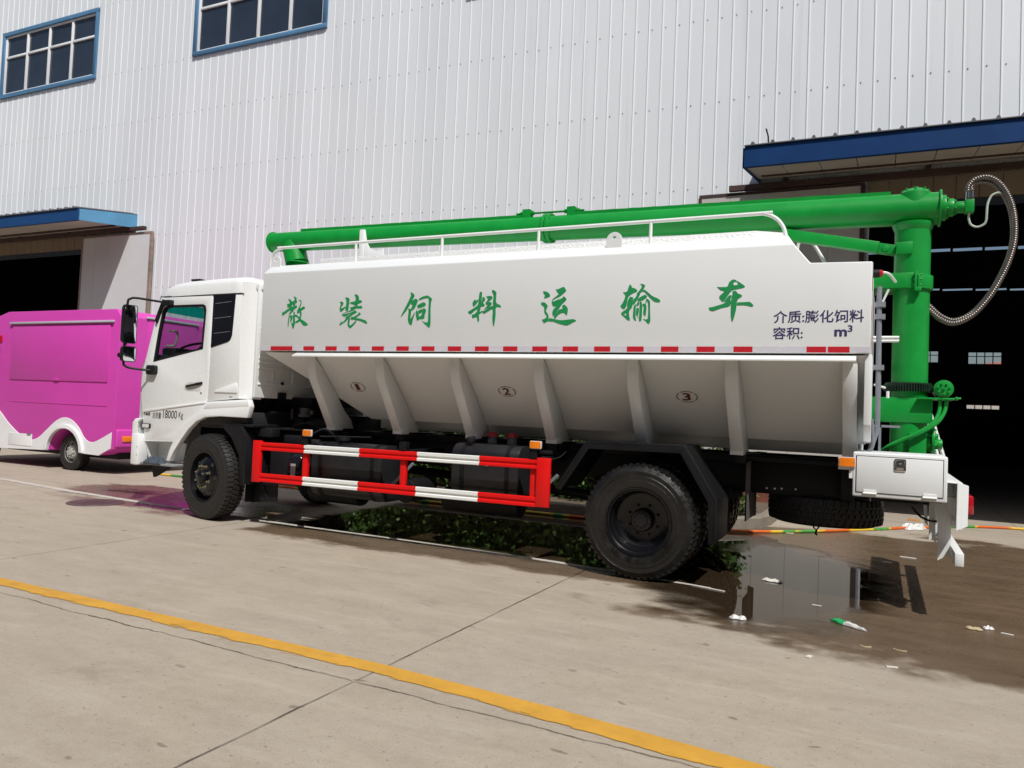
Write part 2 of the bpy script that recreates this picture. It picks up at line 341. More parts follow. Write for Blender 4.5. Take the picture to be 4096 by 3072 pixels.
    nt.links.new(r2.outputs[0], b.inputs['Roughness']); b.inputs['IOR'].default_value = 1.36
    bs = nd(nt, 'Mix', None, {0: pdm.outputs[0], 2: .35, 3: .004})
    hh = math_(nt, 'ADD', math_(nt, 'MULTIPLY', grit, .5), math_(nt, 'MULTIPLY', fine, .9)); hh = math_(nt, 'SUBTRACT', hh, math_(nt, 'MULTIPLY', jl, 1.5))
    bp = nd(nt, 'Bump', None, {0: bs.outputs[0], 1: .012, 'Height': hh}); nt.links.new(bp.outputs[0], b.inputs['Normal'])
    return M
g = B(); g.box(-250, 250, -250, 250, -.5, 0)
gd = kind(g.build('ground', groundmat()), 'structure')

def strip(name, pts, mt, z=.004):      # painted line: pts = (x, near y, far y)
    fine = []
    for (x0, a0, c0), (x1, a1, c1) in zip(pts, pts[1:]):
        n = max(2, int(abs(x1-x0)/.08))
        for i in range(n): t = i/n; fine.append((x0+(x1-x0)*t, a0+(a1-a0)*t, c0+(c1-c0)*t))
    vs = []; fs = []; ac = []
    for i, (x, a, c) in enumerate(fine):
        w_ = c-a; vs += [(x, a-.06, z), (x, c+.02, z)]; ac += [-.06/w_, 1+.02/w_]
        if i: fs.append((2*i-2, 2*i, 2*i+1, 2*i-1))
    b = B(); b.add(vs, fs); o = b.build(name, mt, merge=False)
    at = o.data.attributes.new('across', 'FLOAT', 'POINT'); at.data.foreach_set('value', ac)
    return kind(o, 'structure')
def linemat(name, c, wear, near=.10, far=.03):
    """road paint that is brushed and flaked along its edges and worn through in patches"""
    M = bpy.data.materials.new(name); M.use_nodes = True; nt = M.node_tree; p = nt.nodes['Principled BSDF']; o = nt.nodes['Material Output']
    geo = nd(nt, 'NewGeometry'); P = geo.outputs['Position']; at = nd(nt, 'Attribute', dict(attribute_name='across')).outputs['Fac']
    N = lambda sc, st, det=5.: nd(nt, 'TexNoise', None, {0: nd(nt, 'Mapping', None, {0: P, 3: st}), 2: sc, 3: det, 4: .65})
    br = math_(nt, 'SUBTRACT', N(26., (.16, 1, 1)), .5); br2 = math_(nt, 'SUBTRACT', N(2.3, (1, 1, 1)), .5)
    nn = math_(nt, 'ADD', math_(nt, 'MULTIPLY', br, 1.7), math_(nt, 'MULTIPLY', br2, .55))
    lo = smoothstep_nodes(nt, math_(nt, 'ADD', at, math_(nt, 'MULTIPLY', nn, .42)), near-.06, near+.04)
    hi = smoothstep_nodes(nt, math_(nt, 'ADD', at, math_(nt, 'MULTIPLY', nn, .05)), 1.012-far, .965-far)
    pat = smoothstep_nodes(nt, math_(nt, 'ADD', math_(nt, 'MULTIPLY', N(7., (.6, 1.3, 1), 8.), .75), math_(nt, 'MULTIPLY', N(60., (.5, 1, 1)), .25)), .60-wear, .70-wear)
    cov = math_(nt, 'MULTIPLY', math_(nt, 'MULTIPLY', lo.outputs[0], hi.outputs[0]), math_(nt, 'SUBTRACT', 1., math_(nt, 'MULTIPLY', pat.outputs[0], .55)))
    f = nd(nt, 'MapRange', None, {0: N(5., (1, 1, 1)), 1: .3, 2: .7}); cc = mix(nt, f.outputs[0], tuple(x*.86 for x in c), tuple(x*1.08 for x in c))
    sc = smoothstep_nodes(nt, N(3.1, (.5, 2.5, 1), 7.), .60, .74); cc = mix(nt, math_(nt, 'MULTIPLY', sc.outputs[0], .35), out(cc), (.20, .15, .08))
    nt.links.new(out(cc), p.inputs[0]); p.inputs['Roughness'].default_value = .8
    tr = nd(nt, 'BsdfTransparent'); ms = nd(nt, 'MixShader', None, {0: cov, 1: tr, 2: p}); nt.links.new(ms.outputs[0], o.inputs[0])
    return M
strip('yellow_road_marking', [(-30, -3.13, -2.97), (-6, -3.14, -2.975), (-2.5, -3.165, -2.995), (-1.4, -3.25, -3.06), (-.5, -3.33, -3.15), (3, -3.61, -3.43)], linemat('worn yellow line paint', (.545, .285, .032), .02, .16))
strip('white_road_marking', [(-30, .90, 1.10), (-12.6, .84, 1.0), (-10.8, .62, .76), (-9, .48, .61), (-8, .42, .53), (-6, .33, .43), (-4.5, .32, .42), (-2.8, .27, .36), (-1.9, .15, .23), (-1.45, .10, .16), (-1.2, .08, .115)], linemat('worn white line paint', (.47, .44, .39), .06, .06, .06))
b = B(); b.lathe([(0, .004), (.30, .006), (.31, .0135), (.34, .0135), (.35, .001)], (-9.30, .12, 0), 'z', 40)
for k in range(-3, 4):
    b.box(-9.30-.22, -9.30+.22, .12+k*.07-.008, .12+k*.07+.008, .004, .009)
tag(b.build('manhole_cover', MANH, org=(-9.3, .12, 0)), 'round dark iron manhole cover set in the concrete in front of the truck', 'manhole cover')

# ---------------------------------------------------------------- kerb, planting bed
b = B()
kp = [(-11.6, 3.55), (-2.6, 3.62), (-1.85, 3.78), (-1.45, 4.25), (-1.36, 4.75), (-1.36, 6.6)]
n = len(kp); rings = []
for i, (x, y) in enumerate(kp):
    p = Vector((x, y)); d = (Vector(kp[min(i+1, n-1)])-Vector(kp[max(i-1, 0)])).normalized(); nn = Vector((d.y, -d.x))
    q = p - nn*.14
    rings.append([(p.x, p.y, -.02), (p.x, p.y, .135), (p.x-nn.x*.02, p.y-nn.y*.02, .155), (q.x, q.y, .155), (q.x, q.y, -.02)])
b.loft(rings); kind(b.build('kerb', KERBM), 'structure')
b = B(); b.plate([(-11.5, 3.7), (-2.6, 3.76), (-1.9, 3.9), (-1.6, 4.3), (-1.5, 4.8), (-1.5, 6.66), (-11.5, 6.5)], .0, .12, 'z'); kind(b.build('planting_bed', SOIL), 'structure')
def leafy(name, cx, cy, rx, ry, h, n, label, ls=.055, seed=1, grp=None):
    rnd = random.Random(seed); root = thing(name, label, 'shrub', (cx, cy, .11), grp)
    st = B()
    for k in range(7):
        a = rnd.uniform(0, 6.28); q = rnd.uniform(.2, .8)
        st.tube([(cx+rnd.uniform(-.1, .1), cy+rnd.uniform(-.1, .1), .1), (cx+rx*.3*q*math.cos(a), cy+ry*.3*q*math.sin(a), .1+h*.5), (cx+rx*q*math.cos(a), cy+ry*q*math.sin(a), .1+h*.9)], [.012, .009, .004], 6)
    st.build('stem', STEM, root)
    lf = B(); cl = [(rnd.uniform(-1, 1), rnd.uniform(-1, 1), rnd.uniform(.08, .95)) for _ in range(22)]
    for i in range(n):
        c = rnd.choice(cl); rr = .42
        x = cx+rx*(c[0]*.8+rnd.gauss(0, rr*.5)); y = cy+ry*(c[1]*.8+rnd.gauss(0, rr*.5)); z = .13+h*max(.02, min(1.1, c[2]+rnd.gauss(0, .13)))
        d = Vector((rnd.gauss(0, 1), rnd.gauss(0, 1), rnd.gauss(.1, .6))).normalized(); sd = d.cross(Vector((rnd.gauss(0, .4), rnd.gauss(0, .4), 1))).normalized(); nn = sd.cross(d)
        L = ls*rnd.uniform(.6, 1.5); W2 = L*.33; p = Vector((x, y, z))
        lf.add([p, p+d*L*.5+sd*W2+nn*W2*.3, p+d*L, p+d*L*.5-sd*W2+nn*W2*.3], [(0, 1, 2), (0, 2, 3)])
    for i in range(n//3 if n > 400 else 0):      # the older, larger leaves inside the bush
        x = cx+rx*rnd.uniform(-.95, .95); y = cy+ry*rnd.uniform(-.55, .75); z = .13+h*rnd.uniform(.0, .78)
        d = Vector((rnd.gauss(0, 1), rnd.gauss(0, .5), rnd.gauss(.1, .6))).normalized(); sd = d.cross(Vector((rnd.gauss(0, .3), 1, rnd.gauss(0, .3)))).normalized()
        L = ls*rnd.uniform(1.4, 2.4); p = Vector((x, y, z)); lf.add([p, p+d*L*.5+sd*L*.35, p+d*L, p+d*L*.5-sd*L*.35], [(0, 1, 2), (0, 2, 3)])
    lf.build('foliage', LEAF, root, merge=False); return root
G = 'shrubs in the bed behind the truck'
leafy('shrub', -2.50, 4.75, .62, .60, .95, 3800, 'leafy green shrub beside the rear wheel at the corner of the kerb', .08, 1, G)
leafy('shrub', -3.65, 4.95, .85, .7, 1.5, 6500, 'bushy green shrub seen behind the rear mudguard and the guard rail end', .085, 2, G)
leafy('shrub', -5.0, 4.95, .9, .7, 1.6, 6500, 'green shrub seen under the middle of the tank', .085, 3, G)
leafy('shrub', -6.4, 4.95, .9, .7, 1.6, 6500, 'green shrub seen behind the front guard rail posts', .085, 4, G)
leafy('shrub', -7.8, 4.95, .9, .7, 1.6, 6000, 'green shrub mostly hidden behind the truck cab', .085, 5, G)
leafy('shrub', -9.2, 4.95, .9, .7, 1.5, 5500, 'green shrub in the bed between the cab and the pink van', .085, 7, G)
leafy('shrub', -10.5, 4.95, .7, .7, 1.4, 4500, 'green shrub at the van end of the planting bed', .085, 8, G)
leafy('weed_clump', -1.72, 4.5, .16, .22, .16, 160, 'low tuft of weeds and dry stalks on the kerb corner under the truck tail', .05, 6)['category'] = 'weeds'

# ---------------------------------------------------------------- warehouse
BK = .015
def wx(p): return (p[0], 6.75+BK*p[0]-p[1], p[2])       # (along, out from wall, up)
wh = thing('warehouse', 'big white corrugated metal warehouse with blue trimmed windows filling the background', 'warehouse', (-10, 6.6, 0))
DR = (-.33, 7.5, 0, 4.97); DL = (-29.0, -19.1, 0, 5.25)
WINS = [(-31.0, -27.0), (-23.25, -19.25), (-15.5, -11.5), (-7.75, -3.75), (0., 4.)]
WZ0, WZ1 = 9.97, 11.76
TOP = 17.5
b = B(wx); nrib = 0; sp_ = .25; x = -42.0; screws = []
while x < 13:
    xm = x+.125; cuts = []
    for (a, c) in WINS:
        if a < xm < c: cuts.append((WZ0, WZ1))
    for (a, c, z0, z1) in (DR, DL):
        if a-.01 < xm < c: cuts.append((-1, z1))
    zz = [0.25]; 
    for c0, c1 in sorted(cuts): zz += [c0, c1]
    zz.append(TOP); iv = [(max(.25, zz[i]), zz[i+1]) for i in range(0, len(zz)-1, 2)]
    lap = .0025 if nrib % 3 == 0 else 0
    pr_ = [(0, 0), (.008, .0105), (.022, .0105), (.030, lap), (.25, 0)]
    for z0, z1 in iv:
        if z1-z0 < .01: continue
        n = len(pr_); vs = [(x+u, o, z0) for u, o in pr_] + [(x+u, o, z1) for u, o in pr_]
        b.add(vs, [(i, i+1, n+i+1, n+i) for i in range(n-1)])
    screws.append((x+.075, iv)); x += sp_; nrib += 1
b.build('wall_cladding', WALLM, wh, merge=False)
rnd = random.Random(5)
for zr in (4.17, 5.50, 7.02, 8.52, 9.90, 11.86, 13.4):
    b = B(wx)
    for xs, iv in screws:
        if not any(z0+.03 < zr < z1-.03 for z0, z1 in iv): continue
        zq = zr+rnd.uniform(-.012, .012); b.box(xs-.0085, xs+.0085, 0, .008, zq-.009, zq+.009)
    b.build('screw_row', SCREW, wh, merge=False)['kind'] = 'stuff'
for a, c in ((-42, -29), (-19.1, -.33)):
    b = B(wx); b.box(a, c, -.02, .03, 0, .26); b.build('plinth', PLINTH, wh)
# shell: side walls, roof, back wall with its openings
BY = 30.
b = B()
b.box(-42.2, -42, 6.11, BY, 0, TOP); b.build('side_wall', DARKI, wh); b = B(); b.box(13, 13.2, 6.94, BY, 0, TOP); b.build('side_wall', DARKI, wh)
b = B(); b.box(-42.3, 13.3, 5.85, BY+.3, TOP+.001, TOP+.25); b.build('roof', ROOFM, wh)
holes = [(.93, 2.08, 4.27, 4.74), (3.19, 4.34, 4.22, 4.70), (5.5, 6.65, 4.2, 4.68), (3.16, 4.30, 2.36, 2.52)]
for i in range(8): holes += [(-3.2+i*1.15+.0, -3.2+i*1.15+1.05, 9.03-.012*i, 9.15-.012*i)]
for i in range(6): holes += [(-1.4+i*1.2, -1.4+i*1.2+1.08, 7.40-.03*i, 7.47-.03*i)]
xs = sorted({-42., 13.} | {h[0] for h in holes} | {h[1] for h in holes}); zs = sorted({0., TOP} | {h[2] for h in holes} | {h[3] for h in holes})
b = B()
for i in range(len(xs)-1):
    for j in range(len(zs)-1):
        mx, mz = (xs[i]+xs[i+1])/2, (zs[j]+zs[j+1])/2
        if any(h[0] < mx < h[1] and h[2] < mz < h[3] for h in holes): continue
        b.quad((xs[i], BY, zs[j]), (xs[i+1], BY, zs[j]), (xs[i+1], BY, zs[j+1]), (xs[i], BY, zs[j+1]))
b.build('back_wall', DARKI, wh)
for h in holes[:4]:
    b = B(); nx = 4; b.box(h[0], h[1], BY-.05, BY-.01, h[2], h[2]+.012)
    for k in range(1, nx): xx = h[0]+(h[1]-h[0])*k/nx; b.box(xx-.018, xx+.018, BY-.05, BY-.01, h[2], h[3])
    if h[3]-h[2] > .3: b.box(h[0], h[1], BY-.052, BY-.008, h[2]+(h[3]-h[2])*.66-.015, h[2]+(h[3]-h[2])*.66+.015)
    b.build('back_window_bars', DARKI, wh)
# upper windows
for a, c in WINS:
    b = B(wx); t = .075
    b.box(a-.07, c+.07, -.06, .055, WZ0-.075, WZ0+.03); b.box(a-.07, c+.07, -.06, .055, WZ1-.03, WZ1+.075)
    b.box(a-.07, a+.03, -.06, .052, WZ0+.03, WZ1-.03); b.box(c-.03, c+.07, -.06, .052, WZ0+.03, WZ1-.03)
    f = b.build('window', BLUEM, wh, bevel=.006)
    b = B(wx)
    zt_ = WZ0+(WZ1-WZ0)*.63
    for k in range(5):
        xx = a+.05+(c-a-.1)*k/4; b.box(xx-.035, xx+.035, -.05, .012, WZ0+.03, WZ1-.03)
    for k in range(4):
        x0, x1 = a+.05+(c-a-.1)*k/4+.035, a+.05+(c-a-.1)*(k+1)/4-.035
        for z0, z1 in ((zt_-.03, zt_+.03), (WZ0+.03, WZ0+.075), (WZ1-.075, WZ1-.03)): b.box(x0, x1, -.05, .010, z0, z1)
    b.build('window_bars', ALU, f, bevel=.004)
    for k in range(4):
        for z0, z1 in ((WZ0+.07, zt_-.03), (zt_+.03, WZ1-.07)):
            b = B(wx); x0, x1 = a+.05+(c-a-.1)*k/4+.03, a+.05+(c-a-.1)*(k+1)/4-.03
            e = rnd.uniform(-.004, .004); b.quad((x0, -.03+e, z0), (x1, -.03-e, z0), (x1, -.03-e, z1), (x0, -.03+e, z1)); b.build('pane', PANE, f)
# canopies
def canopy(x0, x1, zf0, zf1, zw0, zw1, front, fmat, emat, endx, D=1.62):
    """x0..x1 along the wall; front edge zf0..zf1, wall edge zw0..zw1; endx = visible free end"""
    b = B(wx)
    q = [(0, zw1+.03), (D+.06, zf1+.03), (D+.06, zf1+.045), (0, zw1+.045)]
    b.plate([(o_, z_) for o_, z_ in q], x0, x1, 'x')
    x = x0+.12
    while x < x1:
        b.loft([[(x-.03, 0, zw1+.045), (x-.012, 0, zw1+.085), (x+.012, 0, zw1+.085), (x+.03, 0, zw1+.045)], [(x-.03, D+.06, zf1+.045), (x-.012, D+.06, zf1+.085), (x+.012, D+.06, zf1+.085), (x+.03, D+.06, zf1+.045)]]); x += .285
    r = b.build('canopy', ROOFM, wh)
    b = B(wx); b.box(x0, x1, D, D+.03, zf0, zf1+.025); b.box(x0, x1, D-.05, D, zf0, zf0+.02); b.build('fascia', fmat, r)
    b = B(wx); b.plate([(.0, zw0), (D-.004, zf0), (D-.004, zf1+.02), (0, zw1+.02)], endx-.025 if endx == x0 else endx-.005, endx+.005 if endx == x0 else endx+.025, 'x'); b.build('end_fascia', emat, r)
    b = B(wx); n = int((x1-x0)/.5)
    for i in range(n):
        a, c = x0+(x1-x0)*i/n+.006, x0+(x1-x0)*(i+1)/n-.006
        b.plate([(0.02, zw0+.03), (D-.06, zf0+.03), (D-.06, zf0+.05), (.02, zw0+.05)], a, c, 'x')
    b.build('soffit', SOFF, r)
    b = B(wx)
    b.box(x0+.1, x1-.1, .5, .56, zw0-.075+.0, zw0-.01); b.build('purlin', RUST, r)
    return r
canopy(-1.95, 16., 5.27, 5.55, 5.52, 5.83, 0, BLUEF, BLUEF, -1.95)
canopy(-29.5, -17.25, 5.55, 5.80, 5.72, 6.04, 0, BLUER, BLUEL, -17.25, 1.55)
b = B(wx); b.tube([(-1.62, 1.5, 5.55), (-1.63, 1.52, 5.75), (-1.66, 1.54, 5.86)], .012, 6); b.build('bent_rod', BLACKP, wh)
# sliding doors and what surrounds them
def door(x0, x1, ztop, dm, edge, em):
    b = B(wx); n = max(2, int((x1-x0)/.45))
    for i in range(n):
        a, c = x0+(x1-x0)*i/n, x0+(x1-x0)*(i+1)/n; b.box(a+.002, c-.002, .075, .13, .06, ztop-.05)
    d = b.build('sliding_door', dm, wh)
    b = B(wx)
    b.box(x0-.01, x1+.01, .07, .14, ztop-.05, ztop); b.box(x0-.02, x0+.035, .07, .14, .04, ztop-.05); b.box(x1-.05, x1+.02, .07, .14, .04, ztop-.05)
    b.build('door_frame', em, d)
    return d
door(-19.12, -16.52, 5.57, DOORM, 0, RUSTL); dd_ = door(-2.93, -.33, 5.335, DOORB, 0, RUST)
b = B(wx); b.box(-2.88, -.39, .13, .137, .06, .42); b.build('kick_plate', PLINTH, dd_)
for x0, x1, z in ((-29, -16.75, 5.66), (-2.43, 9.0, 5.40)):
    b = B(wx); b.box(x0, x1, .10, .19, z-.045, z+.045); t = b.build('door_rail', RUST, wh)
    x = x0+.9
    while x < x1:
        b = B(wx); b.box(x-.03, x+.03, 0.01, .15, z+.045, z+.14); b.build('rail_hanger', RUST, t); x += 2.1
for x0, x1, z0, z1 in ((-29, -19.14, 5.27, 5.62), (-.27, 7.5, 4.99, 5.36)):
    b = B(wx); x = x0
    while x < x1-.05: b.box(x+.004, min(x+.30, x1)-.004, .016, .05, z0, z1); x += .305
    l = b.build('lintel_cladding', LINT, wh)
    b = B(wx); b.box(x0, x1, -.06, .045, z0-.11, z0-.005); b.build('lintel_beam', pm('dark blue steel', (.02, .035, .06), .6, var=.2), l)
b = B(wx); b.box(-.345, -.27, -.12, -.0, 0.02, 4.97); b.box(-19.16, -19.1, -.12, 0, 0, 5.25); b.build('door_post', BLUEM, wh)
# added unseen block behind the camera: cuts horizon sky and ground bounce on the truck
ob = thing('added_shade_block', 'long grey block added out of view behind the camera to cut low sky light', 'light blocker', (-8, -15, 0))
b = B(); b.box(-75, 55, -33, -15, 0, 12); b.build('shade_block_wall', pm('grey shade block', (.15, .145, .14), .8, var=.12, scale=.6), ob)
b = B()
for k in range(30):
    for z in (1.4, 5.0, 8.4): b.box(-73+4.2*k, -70.6+4.2*k, -15.02, -14.97, z, z+1.6)
b.build('shade_block_window', PANE, ob)
b = B(); b.box(-76, 56, -34, -14.6, 12, 12.4); b.build('shade_block_roof', ROOFM, ob)
# far house seen through the back windows
fh = thing('red_roofed_house', 'distant house with a low red roof seen through the warehouse back windows', 'house', (9, 60, 0))
b = B(); b.box(4, 16, 60, 68, 0, 6.0); b.build('house_wall', pm('far plaster', (.45, .43, .4), .8), fh)
b = B(); b.loft([[(3.6, 59.5, 5.9), (3.6, 68.5, 5.9), (3.6, 64, 6.1)], [(7.5, 59.5, 5.95), (7.5, 68.5, 5.95), (7.5, 64, 6.9)], [(16.5, 59.5, 6.0), (16.5, 68.5, 6.0), (16.5, 64, 8.1)]]); b.build('house_roof', pm('far red tiles', (.36, .12, .09), .8), fh)

# ---------------------------------------------------------------- pink vending van
van = thing('food_van', 'pink vending van with a wavy white skirt parked in front of the left doorway', 'van', (-14.2, 3.5, 0))
VY0, VY1 = 2.5, 4.75
b = B()
body = [(-12.25, .47), (-12.25, 2.86), (-12.37, 2.98), (-15.55, 2.985), (-15.88, 2.90), (-16.25, 2.35), (-16.6, 1.35), (-16.6, .42), (-15.55, .30), (-14.06, .35)]
ap = [(-14.04, .36)] + [(-13.58+.47*math.cos(R(a)), .36+.42*math.sin(R(a))) for a in range(180, -1, -12)][1:-1] + [(-13.11, .36)]
poly = body[:-1] + [(-14.06, .35)] + ap + [(-12.62, .34)]
b.plate(poly, VY0, VY1, 'y'); b.build('body', PINK, van, bevel=.06, seg=3)
b = B()
wave = [(-16.55, 1.25), (-15.95, 1.20), (-15.63, 1.03), (-15.31, .80), (-14.93, .60), (-14.61, .52), (-14.37, .57), (-14.12, .74), (-13.87, .91), (-13.64, .98), (-13.41, .94), (-13.20, .81), (-13.06, .66), (-12.93, .58), (-12.77, .57), (-12.56, .65), (-12.30, .77)]
wv = [tuple(p)[:2] for p in smooth_path([(x, z, 0) for x, z in wave], 4)]
sk = wv + [(-12.30, .48), (-12.62, .335), (-13.11, .345)] + [(-13.58+.47*math.cos(R(a)), .36+.42*math.sin(R(a))) for a in range(0, 181, 12)] + [(-14.06, .345), (-15.55, .30), (-16.55, .41)]
b.plate(sk, VY0-.008, VY0+.02, 'y'); b.build('skirt', VANW, van, bevel=.004, seg=1)
b = B(); ar = [(-13.58+r*math.cos(R(a)), .36+r*.9*math.sin(R(a))) for r, aa in ((.55, range(0, 181, 9)), (.47, range(180, -1, -9))) for a in aa]
b.plate(ar, VY0-.05, VY0+.02, 'y'); b.build('wheel_arch', VANW, van, bevel=.018, seg=3)
b = B(); b.box(-14.1, -13.05, VY0+.40, VY0+.6, .36, .95); b.build('wheel_well', SEAM, van)
def roundedband(y, x0, x1, z0, z1, t=.006): # thin raised rim
    return rrect(x0, x1, z0, z1, .03, 3)
b = B(); b.box(-15.44, -12.40, VY0-.045, VY0+.01, 2.735, 2.775); b.build('awning_rail', RAILG, van, bevel=.008)
b = B(); b.box(-15.37, -12.50, VY0-.016, VY0+.01, 1.655, 2.70); h = b.build('serving_hatch', PINK, van, bevel=.008)
b = B(); b.plate(rrect(-13.99, -13.85, 1.66, 1.70, .012), VY0-.03, VY0-.012, 'y'); b.build('handle', PINK, h, bevel=.004)
b = B(); b.box(-15.32, -12.47, VY0-.007, VY0+.01, 1.225, 1.243); b.build('trim_line', PINK, van)
b = B(); b.plate(rrect(-15.28, -14.55, .39, .62, .01), VY0-.014, VY0-.006, 'y'); b.build('locker_door', VANW, van, bevel=.003)
b = B(); b.box(-14.70, -14.58, VY0-.022, VY0-.004, .595, .635); b.build('latch', STEEL, van, bevel=.005)
# tail
b = B(); b.box(-12.26, -12.205, VY0+.03, VY1-.03, .50, .82); b.build('bumper', PINK, van, bevel=.025, seg=3)
for y in (2.64, 4.30):
    b = B(); b.box(-12.21, -12.185, y, y+.27, .60, .70); b.build('tail_light', AMBER if y < 3 else REDL, van, bevel=.008)
b = B(); b.box(-12.255, -12.21, 3.02, 4.2, 2.865, 2.905); b.build('awning_rail', RAILG, van, bevel=.008)
b = B(); b.box(-12.255, -12.235, 3.06, 4.16, 1.75, 2.85); b.build('serving_hatch', PINK, van, bevel=.006)
b = B(); b.box(-15.82, -15.70, VY0-.02, VY0+.03, 2.38, 2.52); b.build('marker_lamp', REDL, van, bevel=.01)
b = B(); b.plate([(-16.35, 1.45), (-15.76, 1.50), (-15.76, 2.26), (-16.12, 2.26)], VY0-.012, VY0+.01, 'y'); b.build('side_window', PANE, van, bevel=.004)

TYRE = [(.292, .03), (.301, .016), (.345, .003), (.36, .0005), (.365, .003), (.40, 0), (.405, .003), (.435, .004), (.44, .001), (.462, .012), (.487, .026), (.497, .05), (.498, .075), (.498, .195), (.497, .22), (.487, .244), (.455, .262), (.40, .27), (.345, .266), (.301, .252), (.292, .24)]
def tyre(b, c, R_=.51, lugs=54, s=1., outy=-1):
    """c = centre of the outer face; axis y; outy = -1 when the outer face looks towards -Y"""
    k = R_/.51; inn = 1. if R_ > .4 else .92; b.lathe([(r*k, -outy*a*s) for r, a in TYRE], c, 'y', 72, True)
    for i in range(lugs):
        for j, (a0, a1, ra) in enumerate(((.020, .082, 1), (.098, .132, 1), (.140, .172, 1), (.188, .250, 1))):
            t = 2*math.pi*(i+(.5 if j % 2 else 0)+(.25 if j == 2 else 0))/lugs; wd = (.0185 if j in (0, 3) else .021)*k
            ct, st = math.cos(t), math.sin(t)
            pr2 = []
            for rr, tw, sh in (((.488 if j in (0, 3) else .495)*k, wd, 1), (.511*k, wd*.8, .92)):
                for aa, sg in ((a0, -1), (a1, -1), (a1, 1), (a0, 1)):
                    am = (a0+a1)/2; aa = am+(aa-am)*sh; tt = sg*tw + (aa-am)*.18
                    r2 = rr-(.010*k if (j == 0 and aa < am) or (j == 3 and aa > am) else 0)
                    pr2.append((c[0]+r2*ct-tt*st, c[1]-outy*aa*s, c[2]+r2*st+tt*ct))
            b.add(pr2, [(0, 1, 2, 3), (4, 7, 6, 5), (0, 4, 5, 1), (1, 5, 6, 2), (2, 6, 7, 3), (3, 7, 4, 0)])
def vanwheel(cx, y, o_):
    b = B(); tyre(b, (cx, y, .34), .34, 40, .75, o_); t = b.build('wheel', RUBBER, van)
    b = B(); q = -o_; b.lathe([(.19, .03*q), (.205, .02*q), (.20, .05*q), (.185, .10*q), (.14, .085*q), (.12, .03*q), (.065, .015*q), (.06, -.005*q), (.0, -.012*q)], (cx, y, .34), 'y', 32)
    for k in range(8): a = k*math.pi/4; b.cyl((cx+.095*math.cos(a), y+.02*q, .34+.095*math.sin(a)), (cx+.095*math.cos(a), y-.004*q, .34+.095*math.sin(a)), .013, seg=6)
    b.build('rim', SILV, t)
    b = B()
    for k in range(8): a = (k+.5)*math.pi/4; b.cyl((cx+.158*math.cos(a), y+.088*q, .34+.158*math.sin(a)), (cx+.158*math.cos(a), y+.079*q, .34+.158*math.sin(a)), .016, seg=8)
    b.build('rim_hole', SEAM, t)
vanwheel(-13.56, VY0+.10, -1); vanwheel(-13.56, VY1-.10, 1); vanwheel(-16.32, VY0+.10, -1); vanwheel(-16.32, VY1-.1, 1)
b = B(); b.box(-15.8, -12.5, 2.8, 4.4, .26, .40); b.cyl((-13.56, 2.7, .34), (-13.56, 4.5, .34), .05); b.build('underframe', BLACK, van)

